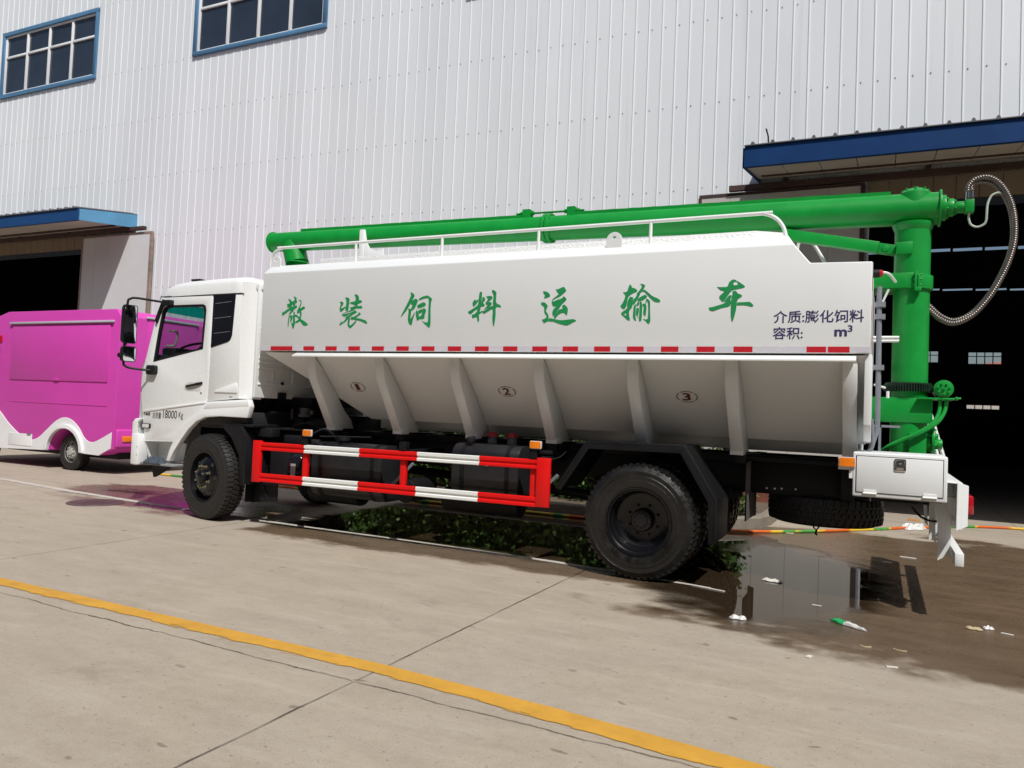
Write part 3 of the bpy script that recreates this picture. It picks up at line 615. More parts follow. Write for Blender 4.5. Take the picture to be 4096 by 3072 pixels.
CHARS = [[[[-5.992,2.628],[-5.975,2.631],[-5.953,2.616],[-5.945,2.605],[-5.946,2.588],[-5.936,2.57],[-5.94,2.561],[-5.956,2.556],[-5.963,2.536],[-5.978,2.528],[-5.992,2.524],[-5.995,2.54],[-6.007,2.539],[-6.014,2.514],[-6.04,2.506],[-6.05,2.514],[-6.067,2.504],[-6.08,2.547],[-6.045,2.553],[-6.049,2.575],[-6.067,2.607],[-6.04,2.599],[-6.023,2.588],[-6.01,2.574],[-5.982,2.582],[-5.974,2.6],[-5.979,2.618]],[[-6.147,2.453],[-6.126,2.458],[-6.05,2.498],[-5.954,2.529],[-5.936,2.52],[-5.936,2.504],[-5.975,2.483],[-5.991,2.461],[-6.031,2.429],[-6.048,2.409],[-6.043,2.437],[-6.022,2.473],[-6.041,2.472],[-6.086,2.446],[-6.139,2.417],[-6.148,2.442]],[[-6.047,2.401],[-6.037,2.411],[-6.025,2.418],[-6.0,2.416],[-5.994,2.379],[-6.016,2.336],[-6.025,2.393],[-6.036,2.398],[-6.04,2.35],[-6.046,2.283],[-6.057,2.32],[-6.052,2.388]],[[-5.988,2.417],[-5.974,2.416],[-5.959,2.4],[-5.952,2.324],[-5.976,2.263],[-6.006,2.336],[-5.985,2.326],[-5.983,2.387],[-5.99,2.393]],[[-5.974,2.462],[-5.96,2.447],[-5.963,2.426],[-5.932,2.423],[-5.894,2.399],[-5.884,2.429],[-5.887,2.448],[-5.87,2.456],[-5.861,2.429],[-5.87,2.379],[-5.827,2.355],[-5.78,2.327],[-5.766,2.307],[-5.802,2.297],[-5.83,2.304],[-5.856,2.326],[-5.882,2.35],[-5.906,2.336],[-5.944,2.331],[-5.945,2.344],[-5.904,2.37],[-5.909,2.386],[-5.931,2.399],[-5.952,2.403],[-5.978,2.425],[-5.98,2.45]],[[-5.911,2.57],[-5.909,2.587],[-5.888,2.59],[-5.873,2.57],[-5.874,2.543],[-5.887,2.493],[-5.845,2.515],[-5.827,2.512],[-5.819,2.493],[-5.863,2.471],[-5.889,2.448],[-5.918,2.438],[-5.927,2.446],[-5.927,2.471],[-5.902,2.511],[-5.884,2.56],[-5.891,2.58],[-5.905,2.58]]],[[[-5.335,2.554],[-5.314,2.557],[-5.293,2.551],[-5.283,2.534],[-5.294,2.515],[-5.318,2.485],[-5.282,2.489],[-5.259,2.503],[-5.259,2.486],[-5.29,2.456],[-5.312,2.445],[-5.327,2.454],[-5.332,2.488],[-5.319,2.527]],[[-5.266,2.598],[-5.237,2.6],[-5.209,2.588],[-5.203,2.574],[-5.21,2.502],[-5.215,2.463],[-5.231,2.451],[-5.251,2.461],[-5.254,2.489],[-5.246,2.525],[-5.248,2.575]],[[-5.141,2.628],[-5.115,2.63],[-5.087,2.613],[-5.079,2.593],[-5.077,2.569],[-5.053,2.565],[-5.036,2.55],[-5.045,2.54],[-5.088,2.524],[-5.094,2.509],[-5.133,2.51],[-5.136,2.518],[-5.16,2.523],[-5.184,2.532],[-5.202,2.534],[-5.179,2.548],[-5.126,2.558],[-5.125,2.6]],[[-5.194,2.49],[-5.168,2.494],[-5.124,2.503],[-5.07,2.503],[-5.046,2.506],[-5.027,2.487],[-5.041,2.477],[-5.102,2.477],[-5.129,2.469],[-5.152,2.453],[-5.2,2.443],[-5.277,2.432],[-5.227,2.445],[-5.182,2.462],[-5.181,2.472]],[[-5.292,2.428],[-5.274,2.422],[-5.219,2.427],[-5.155,2.442],[-5.122,2.458],[-5.1,2.441],[-5.105,2.43],[-5.143,2.414],[-5.186,2.384],[-5.241,2.338],[-5.288,2.311],[-5.319,2.297],[-5.323,2.308],[-5.29,2.346],[-5.295,2.326],[-5.272,2.338],[-5.233,2.377],[-5.257,2.373],[-5.231,2.391],[-5.197,2.404],[-5.174,2.426],[-5.204,2.41],[-5.245,2.395],[-5.276,2.396],[-5.292,2.407]],[[-5.074,2.435],[-5.057,2.428],[-5.046,2.414],[-5.087,2.388],[-5.132,2.357],[-5.175,2.361],[-5.168,2.384],[-5.134,2.389],[-5.081,2.414]],[[-5.103,2.372],[-5.058,2.368],[-4.983,2.348],[-4.961,2.331],[-4.955,2.315],[-4.97,2.311],[-5.015,2.329],[-5.06,2.344],[-5.129,2.356]],[[-5.187,2.377],[-5.184,2.359],[-5.192,2.318],[-5.185,2.297],[-5.17,2.297],[-5.13,2.325],[-5.108,2.344],[-5.097,2.34],[-5.116,2.311],[-5.168,2.267],[-5.178,2.263],[-5.2,2.279],[-5.213,2.298],[-5.213,2.335],[-5.208,2.357]]],[[[-4.422,2.627],[-4.405,2.629],[-4.381,2.613],[-4.37,2.598],[-4.376,2.578],[-4.415,2.511],[-4.465,2.436],[-4.524,2.376],[-4.52,2.397],[-4.486,2.456],[-4.422,2.574],[-4.414,2.613]],[[-4.394,2.542],[-4.361,2.561],[-4.345,2.56],[-4.326,2.543],[-4.33,2.526],[-4.356,2.47],[-4.375,2.451],[-4.401,2.439],[-4.405,2.454],[-4.4,2.468],[-4.389,2.496],[-4.41,2.508],[-4.406,2.519]],[[-4.441,2.456],[-4.423,2.462],[-4.402,2.446],[-4.403,2.412],[-4.407,2.355],[-4.382,2.386],[-4.354,2.424],[-4.362,2.391],[-4.376,2.347],[-4.387,2.296],[-4.4,2.289],[-4.424,2.308],[-4.438,2.353],[-4.435,2.412],[-4.435,2.444]],[[-4.316,2.55],[-4.302,2.567],[-4.254,2.586],[-4.203,2.59],[-4.203,2.566],[-4.246,2.562],[-4.311,2.545]],[[-4.196,2.585],[-4.161,2.561],[-4.155,2.549],[-4.165,2.516],[-4.167,2.435],[-4.159,2.321],[-4.167,2.268],[-4.18,2.261],[-4.204,2.28],[-4.238,2.305],[-4.264,2.332],[-4.236,2.318],[-4.199,2.315],[-4.191,2.338],[-4.193,2.436],[-4.193,2.534],[-4.2,2.562]],[[-4.336,2.489],[-4.292,2.511],[-4.253,2.523],[-4.233,2.512],[-4.227,2.495],[-4.241,2.482],[-4.277,2.47],[-4.313,2.462],[-4.333,2.446],[-4.318,2.465]],[[-4.341,2.439],[-4.331,2.439],[-4.313,2.41],[-4.297,2.351],[-4.308,2.341],[-4.317,2.333],[-4.328,2.343],[-4.343,2.402]],[[-4.318,2.434],[-4.289,2.449],[-4.268,2.451],[-4.271,2.421],[-4.305,2.406]],[[-4.26,2.46],[-4.237,2.458],[-4.221,2.434],[-4.236,2.386],[-4.236,2.363],[-4.244,2.354],[-4.274,2.352],[-4.268,2.423]],[[-4.3,2.373],[-4.274,2.387],[-4.278,2.351],[-4.292,2.348]]],[[[-3.604,2.607],[-3.579,2.607],[-3.578,2.564],[-3.582,2.478],[-3.586,2.456],[-3.649,2.426],[-3.692,2.392],[-3.712,2.396],[-3.726,2.414],[-3.682,2.438],[-3.622,2.477],[-3.613,2.519],[-3.608,2.579]],[[-3.654,2.537],[-3.642,2.523],[-3.617,2.536],[-3.621,2.511],[-3.657,2.469],[-3.67,2.469],[-3.679,2.502]],[[-3.573,2.558],[-3.549,2.554],[-3.54,2.531],[-3.547,2.515],[-3.562,2.504],[-3.542,2.478],[-3.545,2.468],[-3.58,2.465],[-3.576,2.518],[-3.571,2.544]],[[-3.587,2.45],[-3.588,2.43],[-3.596,2.41],[-3.566,2.421],[-3.567,2.407],[-3.6,2.383],[-3.597,2.336],[-3.602,2.308],[-3.614,2.323],[-3.628,2.36],[-3.664,2.349],[-3.673,2.352],[-3.681,2.383],[-3.653,2.389],[-3.624,2.417],[-3.622,2.434]],[[-3.53,2.562],[-3.489,2.567],[-3.465,2.561],[-3.457,2.549],[-3.468,2.532],[-3.499,2.513],[-3.52,2.515],[-3.508,2.535]],[[-3.531,2.508],[-3.479,2.506],[-3.464,2.487],[-3.484,2.463],[-3.549,2.431],[-3.511,2.473],[-3.531,2.487]],[[-3.466,2.62],[-3.454,2.625],[-3.421,2.604],[-3.417,2.587],[-3.418,2.506],[-3.403,2.487],[-3.448,2.478],[-3.45,2.518],[-3.448,2.571],[-3.464,2.603]],[[-3.563,2.417],[-3.536,2.426],[-3.487,2.456],[-3.427,2.475],[-3.387,2.482],[-3.36,2.458],[-3.368,2.451],[-3.415,2.451],[-3.416,2.376],[-3.422,2.306],[-3.431,2.265],[-3.442,2.286],[-3.45,2.348],[-3.452,2.433],[-3.494,2.417],[-3.538,2.394],[-3.55,2.393],[-3.562,2.404]]],[[[-2.918,2.595],[-2.897,2.593],[-2.867,2.582],[-2.848,2.561],[-2.849,2.541],[-2.904,2.527],[-2.897,2.555],[-2.911,2.571]],[[-2.934,2.495],[-2.925,2.486],[-2.901,2.489],[-2.871,2.464],[-2.865,2.447],[-2.88,2.407],[-2.858,2.374],[-2.851,2.346],[-2.855,2.307],[-2.881,2.299],[-2.892,2.287],[-2.903,2.298],[-2.918,2.324],[-2.897,2.328],[-2.873,2.347],[-2.875,2.363],[-2.895,2.391],[-2.902,2.445],[-2.927,2.462],[-2.933,2.479]],[[-2.786,2.611],[-2.763,2.61],[-2.717,2.628],[-2.702,2.625],[-2.685,2.6],[-2.686,2.586],[-2.739,2.542],[-2.785,2.522],[-2.824,2.501],[-2.806,2.525],[-2.758,2.563],[-2.776,2.586]],[[-2.826,2.495],[-2.798,2.497],[-2.767,2.51],[-2.724,2.521],[-2.706,2.54],[-2.683,2.524],[-2.676,2.513],[-2.682,2.5],[-2.718,2.466],[-2.751,2.42],[-2.798,2.355],[-2.811,2.375],[-2.812,2.4],[-2.798,2.427],[-2.77,2.449],[-2.799,2.446],[-2.817,2.463]],[[-2.747,2.416],[-2.711,2.426],[-2.716,2.447],[-2.707,2.46],[-2.689,2.458],[-2.665,2.435],[-2.658,2.413],[-2.662,2.373],[-2.671,2.361],[-2.686,2.376],[-2.703,2.386],[-2.732,2.378],[-2.76,2.358],[-2.78,2.334],[-2.795,2.351]],[[-2.844,2.337],[-2.8,2.33],[-2.741,2.317],[-2.686,2.317],[-2.606,2.324],[-2.586,2.319],[-2.571,2.308],[-2.604,2.291],[-2.655,2.266],[-2.698,2.271],[-2.751,2.285],[-2.799,2.303],[-2.849,2.308]]],[[[-2.065,2.631],[-2.049,2.615],[-2.046,2.598],[-2.037,2.599],[-2.01,2.588],[-1.995,2.572],[-2.001,2.562],[-2.04,2.545],[-2.066,2.527],[-2.081,2.502],[-2.094,2.429],[-2.118,2.407],[-2.146,2.437],[-2.128,2.461],[-2.104,2.528],[-2.128,2.56],[-2.11,2.56],[-2.088,2.57],[-2.077,2.606]],[[-2.059,2.519],[-2.047,2.515],[-2.032,2.508],[-2.036,2.428],[-2.06,2.395],[-2.064,2.361],[-2.054,2.312],[-2.06,2.303],[-2.082,2.312],[-2.113,2.341],[-2.136,2.359],[-2.108,2.356],[-2.091,2.346],[-2.092,2.37],[-2.108,2.363],[-2.139,2.368],[-2.122,2.386],[-2.084,2.414],[-2.085,2.45],[-2.077,2.491]],[[-1.972,2.628],[-1.951,2.631],[-1.929,2.62],[-1.925,2.608],[-1.938,2.585],[-1.958,2.553],[-2.001,2.541],[-1.975,2.571],[-1.955,2.604],[-1.958,2.62]],[[-1.995,2.536],[-1.967,2.543],[-1.985,2.502],[-2.005,2.469],[-2.03,2.445],[-2.025,2.503],[-2.016,2.5]],[[-1.938,2.578],[-1.925,2.576],[-1.893,2.551],[-1.855,2.519],[-1.797,2.491],[-1.784,2.476],[-1.786,2.463],[-1.819,2.464],[-1.843,2.475],[-1.881,2.509],[-1.919,2.549],[-1.932,2.559],[-1.948,2.56]],[[-1.98,2.504],[-1.931,2.53],[-1.913,2.527],[-1.904,2.515],[-1.909,2.505],[-1.948,2.48],[-1.99,2.48]],[[-2.005,2.453],[-2.003,2.435],[-2.003,2.337],[-1.995,2.301],[-2.01,2.306],[-2.025,2.33],[-2.025,2.389],[-2.02,2.435]],[[-1.997,2.448],[-1.989,2.466],[-1.976,2.471],[-1.976,2.442],[-1.996,2.43]],[[-1.997,2.413],[-1.975,2.412],[-1.976,2.365],[-1.982,2.349],[-1.975,2.32],[-1.987,2.344],[-1.999,2.357]],[[-1.97,2.472],[-1.955,2.47],[-1.946,2.447],[-1.944,2.382],[-1.947,2.31],[-1.959,2.293],[-1.969,2.305],[-1.969,2.357],[-1.968,2.434]],[[-1.94,2.455],[-1.918,2.451],[-1.913,2.474],[-1.907,2.471],[-1.911,2.446],[-1.905,2.423],[-1.907,2.376],[-1.911,2.343],[-1.916,2.342],[-1.932,2.364],[-1.93,2.433],[-1.939,2.423]],[[-1.91,2.492],[-1.901,2.496],[-1.88,2.478],[-1.874,2.46],[-1.87,2.368],[-1.865,2.299],[-1.875,2.273],[-1.886,2.272],[-1.904,2.292],[-1.932,2.316],[-1.913,2.311],[-1.892,2.315],[-1.887,2.355],[-1.89,2.432],[-1.895,2.463],[-1.91,2.482]]],[[[-1.292,2.581],[-1.241,2.578],[-1.205,2.582],[-1.192,2.615],[-1.175,2.633],[-1.153,2.641],[-1.13,2.63],[-1.134,2.62],[-1.15,2.619],[-1.154,2.609],[-1.151,2.591],[-1.115,2.597],[-1.127,2.617],[-1.124,2.626],[-1.087,2.601],[-1.059,2.577],[-1.079,2.565],[-1.128,2.556],[-1.167,2.545],[-1.194,2.51],[-1.235,2.453],[-1.247,2.457],[-1.269,2.486],[-1.264,2.506],[-1.23,2.54],[-1.261,2.553]],[[-1.189,2.504],[-1.171,2.506],[-1.175,2.473],[-1.202,2.458],[-1.231,2.452]],[[-1.355,2.4],[-1.35,2.407],[-1.325,2.409],[-1.242,2.433],[-1.207,2.452],[-1.176,2.468],[-1.178,2.416],[-1.251,2.397],[-1.311,2.375],[-1.334,2.376],[-1.349,2.384]],[[-1.161,2.539],[-1.14,2.543],[-1.125,2.533],[-1.118,2.521],[-1.089,2.509],[-1.081,2.496],[-1.091,2.486],[-1.113,2.471],[-1.122,2.446],[-1.125,2.4],[-1.132,2.356],[-1.154,2.278],[-1.168,2.331],[-1.17,2.421],[-1.166,2.498],[-1.16,2.509]],[[-1.118,2.444],[-1.038,2.445],[-1.026,2.447],[-1.006,2.438],[-0.988,2.417],[-0.99,2.407],[-1.007,2.405],[-1.032,2.413],[-1.074,2.419],[-1.119,2.42]]]]

# ================================================================ feed truck
tk = thing('feed_truck', 'white bulk feed truck with green auger pipe, hopper tank and striped side guard', 'truck', (-4, 1.15, 0))
CY = 1.15; YF = 2.30           # truck centre line, far side
mir = lambda y: 2*CY-y

# ---- chassis
b = B()
for y in (.78, 1.44):
    b.box(-8.2, .38, y, y+.08, .80, 1.055)
for x in (-7.9, -6.2, -4.9, -3.4, -2.4, -1.3, -.2, .3): b.box(x-.05, x+.05, .86, 1.44, .84, 1.03)
ch = b.build('chassis_frame', BLACK, tk, bevel=.008)
b = B()
for y in (.78, 1.44): b.box(-6.0, .0, y-.01, y+.09, 1.062, 1.135)
for x in (-5.72, -4.79, -3.87, -2.95, -2.0, -1.13, -.22): b.box(x-.05, x+.05, .45, 1.85, 1.065, 1.13)
b.build('subframe', BLACK, tk, bevel=.006)
b = B()  # deep black side plate at the tail
b.box(-1.12, -.22, .74, .775, .79, 1.13); b.box(-.30, -.20, .55, .78, .80, 1.13)
b.box(-1.12, -.25, .55, .80, 1.09, 1.12)
b.build('tail_side_plate', BLACK, tk, bevel=.006)
b = B()
for x, z in ((-.93, .84), (-.86, .84), (-.80, .845), (-.68, .85)): b.cyl((x, .735, z), (x, .745, z), .0085, seg=8)
b.build('rivet', WHITEP, tk)
# axles, springs, drive shaft
b = B()
b.cyl((-1.89, .3, .51), (-1.89, 2.0, .51), .09, seg=20); b.lathe([(0, -.2), (.12, -.19), (.2, -.1), (.21, 0), (.2, .1), (.12, .19), (0, .2)], (-1.89, CY, .51), 'x', 24)
b.cyl((-7.25, .3, .51), (-7.25, 2.0, .51), .06); b.cyl((-6.3, CY, .75), (-1.95, CY, .55), .05)
for x in (-7.25, -1.89):
    for y in (.68, 1.53):
        for k in range(5): b.tube(smooth_path([(x-.75+.08*k, y, .78+.012*k), (x, y, .60+.022*k), (x+.75-.08*k, y, .78+.012*k)], 5), .03, 6)
b.build('axle', BLACK, tk)
# ---- wheels
def wheel(cx, y, o_, R_, mt, front, steer=0., lugs=54, label=None):
    c0 = Vector((cx, y, R_)); M = Matrix.Translation(c0) @ Matrix.Rotation(R(steer), 4, 'Z') @ Matrix.Translation(-c0)
    xf = lambda p: M @ Vector(p)
    b = B(xf); tyre(b, (cx, y, R_), R_, lugs, 1., o_); t = b.build('wheel', mt, tk, label=label, ang=28)
    q = -o_; b = B(xf); c = (cx, y, R_)
    if front:
        b.lathe([(.262, .035), (.268, .012), (.256, .016), (.25, .05), (.243, .075), (.232, .055), (.205, .030), (.16, .012), (.10, .008), (.095, .04), (.09, .02)], [c[0], c[1], c[2]], 'y', 48) if False else None
        b.lathe([(.292, .24*1), (.292, .035), (.300, .010), (.286, .012), (.278, .05), (.268, .080), (.250, .062), (.215, .036), (.165, .016), (.150, .012), (.085, .012), (.082, -.02), (.070, -.048), (.045, -.058), (0, -.06)] if q > 0 else [(.292, -.24), (.292, -.035), (.300, -.010), (.286, -.012), (.278, -.05), (.268, -.080), (.250, -.062), (.215, -.036), (.165, -.016), (.085, -.012), (.082, .02), (.070, .048), (0, .06)], c, 'y', 56)
    else:
        pr_ = [(.292, .035), (.302, .008), (.288, .010), (.281, .028), (.272, .034), (.268, .06), (.262, .085), (.250, .10), (.240, .17), (.215, .185), (.180, .190), (.105, .190), (.100, .135), (.090, .125), (.060, .123), (.055, .112), (0, .110)]
        b.lathe([(r, a*q) for r, a in pr_], c, 'y', 56)
    rim = b.build('rim', RIMK, t, ang=30)
    rn, an = (.130, .012) if front else (.138, .190)
    for k in range(8):
        a = (k+.5)*math.pi/4; b = B(xf); x, z = cx+rn*math.cos(a), R_+rn*math.sin(a)
        b.cyl((x, y+q*(an+.004), z), (x, y+q*(an-.006), z), .017, seg=14); b.cyl((x, y+q*(an-.006), z), (x, y+q*(an-.030), z), .0125, seg=6); b.cyl((x, y+q*(an-.03), z), (x, y+q*(an-.040), z), .007, seg=8)
        b.build('wheel_nut', NUTM if front else RIMK, rim)
    if front:
        for k in range(8):
            a = k*math.pi/4; b = B(xf); rr = .212
            nrm = Vector((math.cos(a)*.55, -q*.83, math.sin(a)*.55)); p = Vector((cx+rr*math.cos(a), y+q*.034, R_+rr*math.sin(a)))
            b.cyl(p-nrm*.01, p+nrm*.0035, .025, seg=16); b.build('hand_hole', SEAM, rim)
    else:
        for k in range(10):
            a = (k+.5)*math.pi/5; b = B(xf); x, z = cx+.072*math.cos(a), R_+.072*math.sin(a); b.cyl((x, y+q*.125, z), (x, y+q*.113, z), .008, seg=6); b.build('hub_bolt', RIMK, rim)
    return t
wheel(-7.25, .0, -1, .51, RUBBER, True, -11); wheel(-7.25, YF, 1, .51, RUBBER, True, -11)
wheel(-1.915, -.02, -1, .515, WETRUB, False, 0); wheel(-1.915, YF+.02, 1, .515, WETRUB, False, 0)
for y, o_ in ((.325, -1), (YF-.325, 1)):
    b = B(); tyre(b, (-1.915, y, .515), .515, 54, 1., o_); t = b.build('inner_wheel', WETRUB, tk, ang=28)
# spare wheel lying under the tail
b = B(lambda p: (p[0], CY+(p[2]), p[1])); tyre(b, (-.46, .535, 0.), .50, 50, 1.0, -1)
sp = b.build('spare_wheel', RUBBER, tk, ang=28)
b = B(); b.lathe([(.285, .24), (.285, .05), (.24, .03), (.1, .08), (0, .08)], (-.46, CY, .535), 'z', 40); b.build('rim', RIMK, sp)
b = B(); b.tube([(-.52, .80, .60), (-.525, .78, .52), (-.50, .77, .50), (-.48, .78, .53), (-.5, .79, .56)], .008, 6); b.tube([(-.5, .77, .50), (-.505, .765, .465), (-.49, .765, .46)], .010, 6); b.build('spare_hook', BLACK, tk)

# ---- tank
X0, X1 = -6.46, -.09; XN, XM = -.68, -.55
ZB, ZT, ZC = 2.015, 2.915, 3.02
b = B()
side = [(X0, ZB), (X0, ZT), (XN, ZT), (XM, 2.755), (X1, 2.745), (X1, ZB)]
def ring(x, y0, z0): return
# side panels, bevels, tops, ends as one closed shell
for y, s in ((0, 1), (YF, -1)):
    b.quad(*[(x, y, z) for x, z in side])
    b.quad((X0, y, ZT), (X0-.0, y+s*.12, ZC), (XN-.06, y+s*.12, ZC), (XN, y, ZT))
b.quad((X0, .12, ZC), (XN-.06, .12, ZC), (XN-.06, YF-.12, ZC), (X0, YF-.12, ZC))
b.quad((XN-.06, .12, ZC), (XN, 0, ZT), (XM, 0, 2.755), (XM, YF, 2.755), (XN, YF, ZT), (XN-.06, YF-.12, ZC))
b.quad((XM, 0, 2.755), (X1, 0, 2.745), (X1, YF, 2.745), (XM, YF, 2.755))
b.quad((X1, 0, 2.745), (X1, 0, ZB), (X1, YF, ZB), (X1, YF, 2.745))
b.quad((X0, 0, ZB), (X0, 0, ZT), (X0, .12, ZC), (X0, YF-.12, ZC), (X0, YF, ZT), (X0, YF, ZB))
b.quad((X0, 0, ZB), (X1, 0, ZB), (X1, YF, ZB), (X0, YF, ZB))
tank = b.build('tank', WHITE, tk, bevel=.010, seg=3, ang=50)
# hopper: loft with a curved side, sloped front, near vertical rear
prof = [(.02, 2.0), (.10, 1.93), (.22, 1.81), (.34, 1.69), (.46, 1.565), (.56, 1.45), (.645, 1.35), (.70, 1.285)]
b = B(); rings = []
for y, z in prof:
    t = (2.0-z)/.715; xf_ = -6.40+t*1.05; xr = -.125
    rings.append([(xf_, y, z), (xr, y, z), (xr, YF-y, z), (xf_, YF-y, z)])
b.loft(rings); hop = b.build('hopper', WHITE, tk, ang=20)
b = B(); b.box(-5.40, -.2, .95, YF-.95, 1.175, 1.282); b.build('trough', WHITE, hop, bevel=.006)
# cross ribs
for i, x in enumerate((-5.735, -4.81, -3.885, -2.96, -2.03, -1.16, -.235)):
    b = B()
    pl = [(.035, 1.965), (.085, 1.72), (.45, 1.155), (.80, 1.155), (.74, 1.27), (.62, 1.36), (.44, 1.575), (.20, 1.82)]
    hw = .055
    for pp in (pl, [(YF-y, z) for y, z in pl]):
        b = B(); b.plate(pp, x-hw, x+hw, 'x'); rb_ = b.build('hopper_rib', WHITE, hop, bevel=.006)
    b = B(); b.box(x-.058, x+.058, .44, .60, 1.137, 1.200); b.build('rib_foot', WHITE, hop, bevel=.004)
b = B(); b.plate([(.03, 2.01), (.07, 1.45), (.20, 1.32), (.5, 1.30), (.5, 2.01)], -.13, -.075, 'x'); b.build('rear_frame', WHITE, hop, bevel=.006)
b = B(); b.plate([(-.06, 1.945), (-.06, 1.965), (.02, 2.0), (.02, 1.96)], -5.92, -.19, 'x'); b.build('drip_ledge', WHITEP, tank, bevel=.004)
# reflective tape
b = B(); edges = [(-6.29, -5.97)] + [(-5.81+.3115*k, -5.655+.3115*k) for k in range(16)] + [(-.56, -.412), (-.40, -.24)]
zt0, zt1 = 2.020, 2.068; cur = X0+.004
for a, c in edges:
    b.cur = 1
    if a > cur: b.box(cur, a, -.0025, -.0005, zt0, zt1)
    b.cur = 0; b.box(a, c, -.003, -.0005, zt0, zt1); cur = c
b.cur = 1; b.box(cur, X1-.004, -.0025, -.0005, zt0, zt1)
b.build('reflective_tape', [TAPER, TAPEW], tank, merge=False)
b = B()
for k in range(6):
    z = 2.05+k*.115; b.cur = k % 2; b.box(X1+.0005, X1+.003, .02, .07, z, z+.115)
b.build('reflective_tape', [TAPER, TAPEW], tank, merge=False)
# lettering
for polys in CHARS:
    b = B()
    for p in polys:
        q = [tuple(v)[:2] for v in smooth_path([(x, z, 0) for x, z in p+[p[0]]], 3)][:-1]
        b.plate(q, -.0025, -.0005, 'y')
    b.build('green_character', GREENTXT, tank, merge=False)
b = B(); text_bm(b, '介质:膨化饲料', -.822, -.142, 2.262, 2.365, -.0005, .012); b.build('lettering', NAVY, tank, merge=False)
b = B(); text_bm(b, '容积:', -.825, -.592, 2.128, 2.230, -.0005, .012); b.build('lettering', NAVY, tank, merge=False)
b = B(); text_bm(b, 'm', -.355, -.262, 2.150, 2.206, -.0005, .03); text_bm(b, '3', -.258, -.222, 2.186, 2.240, -.0005, .02); b.build('lettering', NAVY, tank, merge=False)
for d, x in (('1', -5.327), ('2', -3.446), ('3', -1.605)):
    b = B()
    def hm(u, v, x=x, off=.004):          # point on the sloping hopper side
        z = 1.645+v*.72; 
        for (y0, z0), (y1, z1) in zip(prof, prof[1:]):
            if z1 <= z <= z0: y = y0+(y1-y0)*(z0-z)/(z0-z1); break
        return (x+u, y-off*.7, z-off*.7)
    ro, ri = .098, .089
    for i in range(36):
        a0, a1 = 2*math.pi*i/36, 2*math.pi*(i+1)/36
        if i % 9 == 4: continue
        b.quad(*[hm(rr*math.cos(a), rr*math.sin(a)*.70) for rr, a in ((ro, a0), (ro, a1), (ri, a1), (ri, a0))])
    text_bm(b, d, *((-.030, .020) if d == '1' else (-.042, .034)), -.044, .046, 0, .02, map3=lambda u, v: hm(u, v, off=.006))
    b.build('circled_number', MAROON, hop, merge=False)
# top: catwalk, rails, lifting lugs, pipe cradle
CHK = pm('white chequer plate', (.78, .78, .77), .42, var=.05, scale=30, bump=.8, bscale=55)
b = B(); b.plate([(-6.0, 3.022), (-6.0, 3.145), (-1.05, 3.150), (-.80, 3.115), (-.78, 3.022)], .42, 1.9, 'y'); b.build('catwalk', CHK, tank, bevel=.004)
b = B(); k = 0; x = -5.9; rn = random.Random(2)
while x < -1.1:
    for z in (3.05, 3.085, 3.12):
        s = 1 if k % 2 else -1; k += 1
        b.plate([(x-.013, z-.005*s), (x-.009, z-.008*s), (x+.013, z+.005*s), (x+.009, z+.008*s)], .4185, .4200, 'y')
    x += .05
b.build('tread_bump', CHK, tank, merge=False)['kind'] = 'stuff'
for x in (-5.2, -3.5, -1.9):
    b = B(); b.lathe([(.0, .07), (.25, .06), (.27, .04), (.27, 0)], (x, 1.55, 3.15), 'z', 28); b.tube([(x-.28, 1.4, 3.17), (x-.05, 1.3, 3.2), (x+.2, 1.4, 3.17)], .012, 6); b.build('hatch_lid', WHITE, tank)
for y in (.2, YF-.2):
    b = B(); b.tube(smooth_path([(-6.555, y, 3.03), (-6.55, y, 3.12), (-6.50, y, 3.20), (-6.38, y, 3.247), (-6.2, y, 3.25), (-3.5, y, 3.245), (-1.1, y, 3.243), (-.95, y, 3.238), (-.85, y, 3.19), (-.79, y, 3.11), (-.765, y, 3.02)], 6), .017, 10)
    for x in (-5.31, -4.19, -3.08, -1.95): b.cyl((x, y, 3.02), (x, y, 3.245), .0155, seg=10)
    b.build('guard_rail', WHITEP, tank)
for x, sc, y in ((-2.26, 1, .085), (-6.38, .95, .10), (-2.26, 1, YF-.1)):
    b = B(); o_ = [(x-.075*sc, 2.985), (x-.075*sc, 3.06)] + arc(x, 3.065, .075*sc, 180, 0, 12)[1:-1] + [(x+.075*sc, 3.06), (x+.075*sc, 2.985)]
    b.plate(o_, y, y+.016, 'y', holes=[arc(x, 3.085, .019, 0, 342, 19)])
    b.plate([(y-.035, 2.945), (y-.035, 2.955), (y+.01, 3.005), (y+.02, 2.99)], x-.082*sc, x+.082*sc, 'x'); b.build('lifting_lug', WHITE, tank, bevel=.002, seg=1)
b = B(); b.box(-5.86, -5.79, .98, 1.32, 3.15, 3.26); b.box(-5.86, -5.79, .955, .99, 3.20, 3.61)
b.plate([(-5.80, 3.22), (-5.80, 3.60), (-5.785, 3.60), (-5.75, 3.45), (-5.70, 3.37), (-5.62, 3.335), (-5.53, 3.335), (-5.50, 3.36), (-5.48, 3.22)], .965, .98, 'y'); b.box(-5.70, -5.46, .90, 1.30, 3.15, 3.225)
b.build('pipe_cradle', WHITE, tank, bevel=.005)
b = B(); b.tube(smooth_path([(-.80, 1.5, 3.02), (-.80, 1.5, 3.22), (-.76, 1.5, 3.28), (-.68, 1.5, 3.27), (-.60, 1.5, 3.16), (-.48, 1.5, 2.92), (-.41, 1.5, 2.76)], 5), .016, 8); b.tube([(-.86, 1.7, 3.02), (-.86, 1.7, 3.3)], .012, 8); b.build('rear_handrail', WHITEP, tank)
b = B(); b.cyl((-.092, .30, 2.70), (-.040, .30, 2.70), .034, seg=18); lm = b.build('rear_lamp', BLACKP, tank)
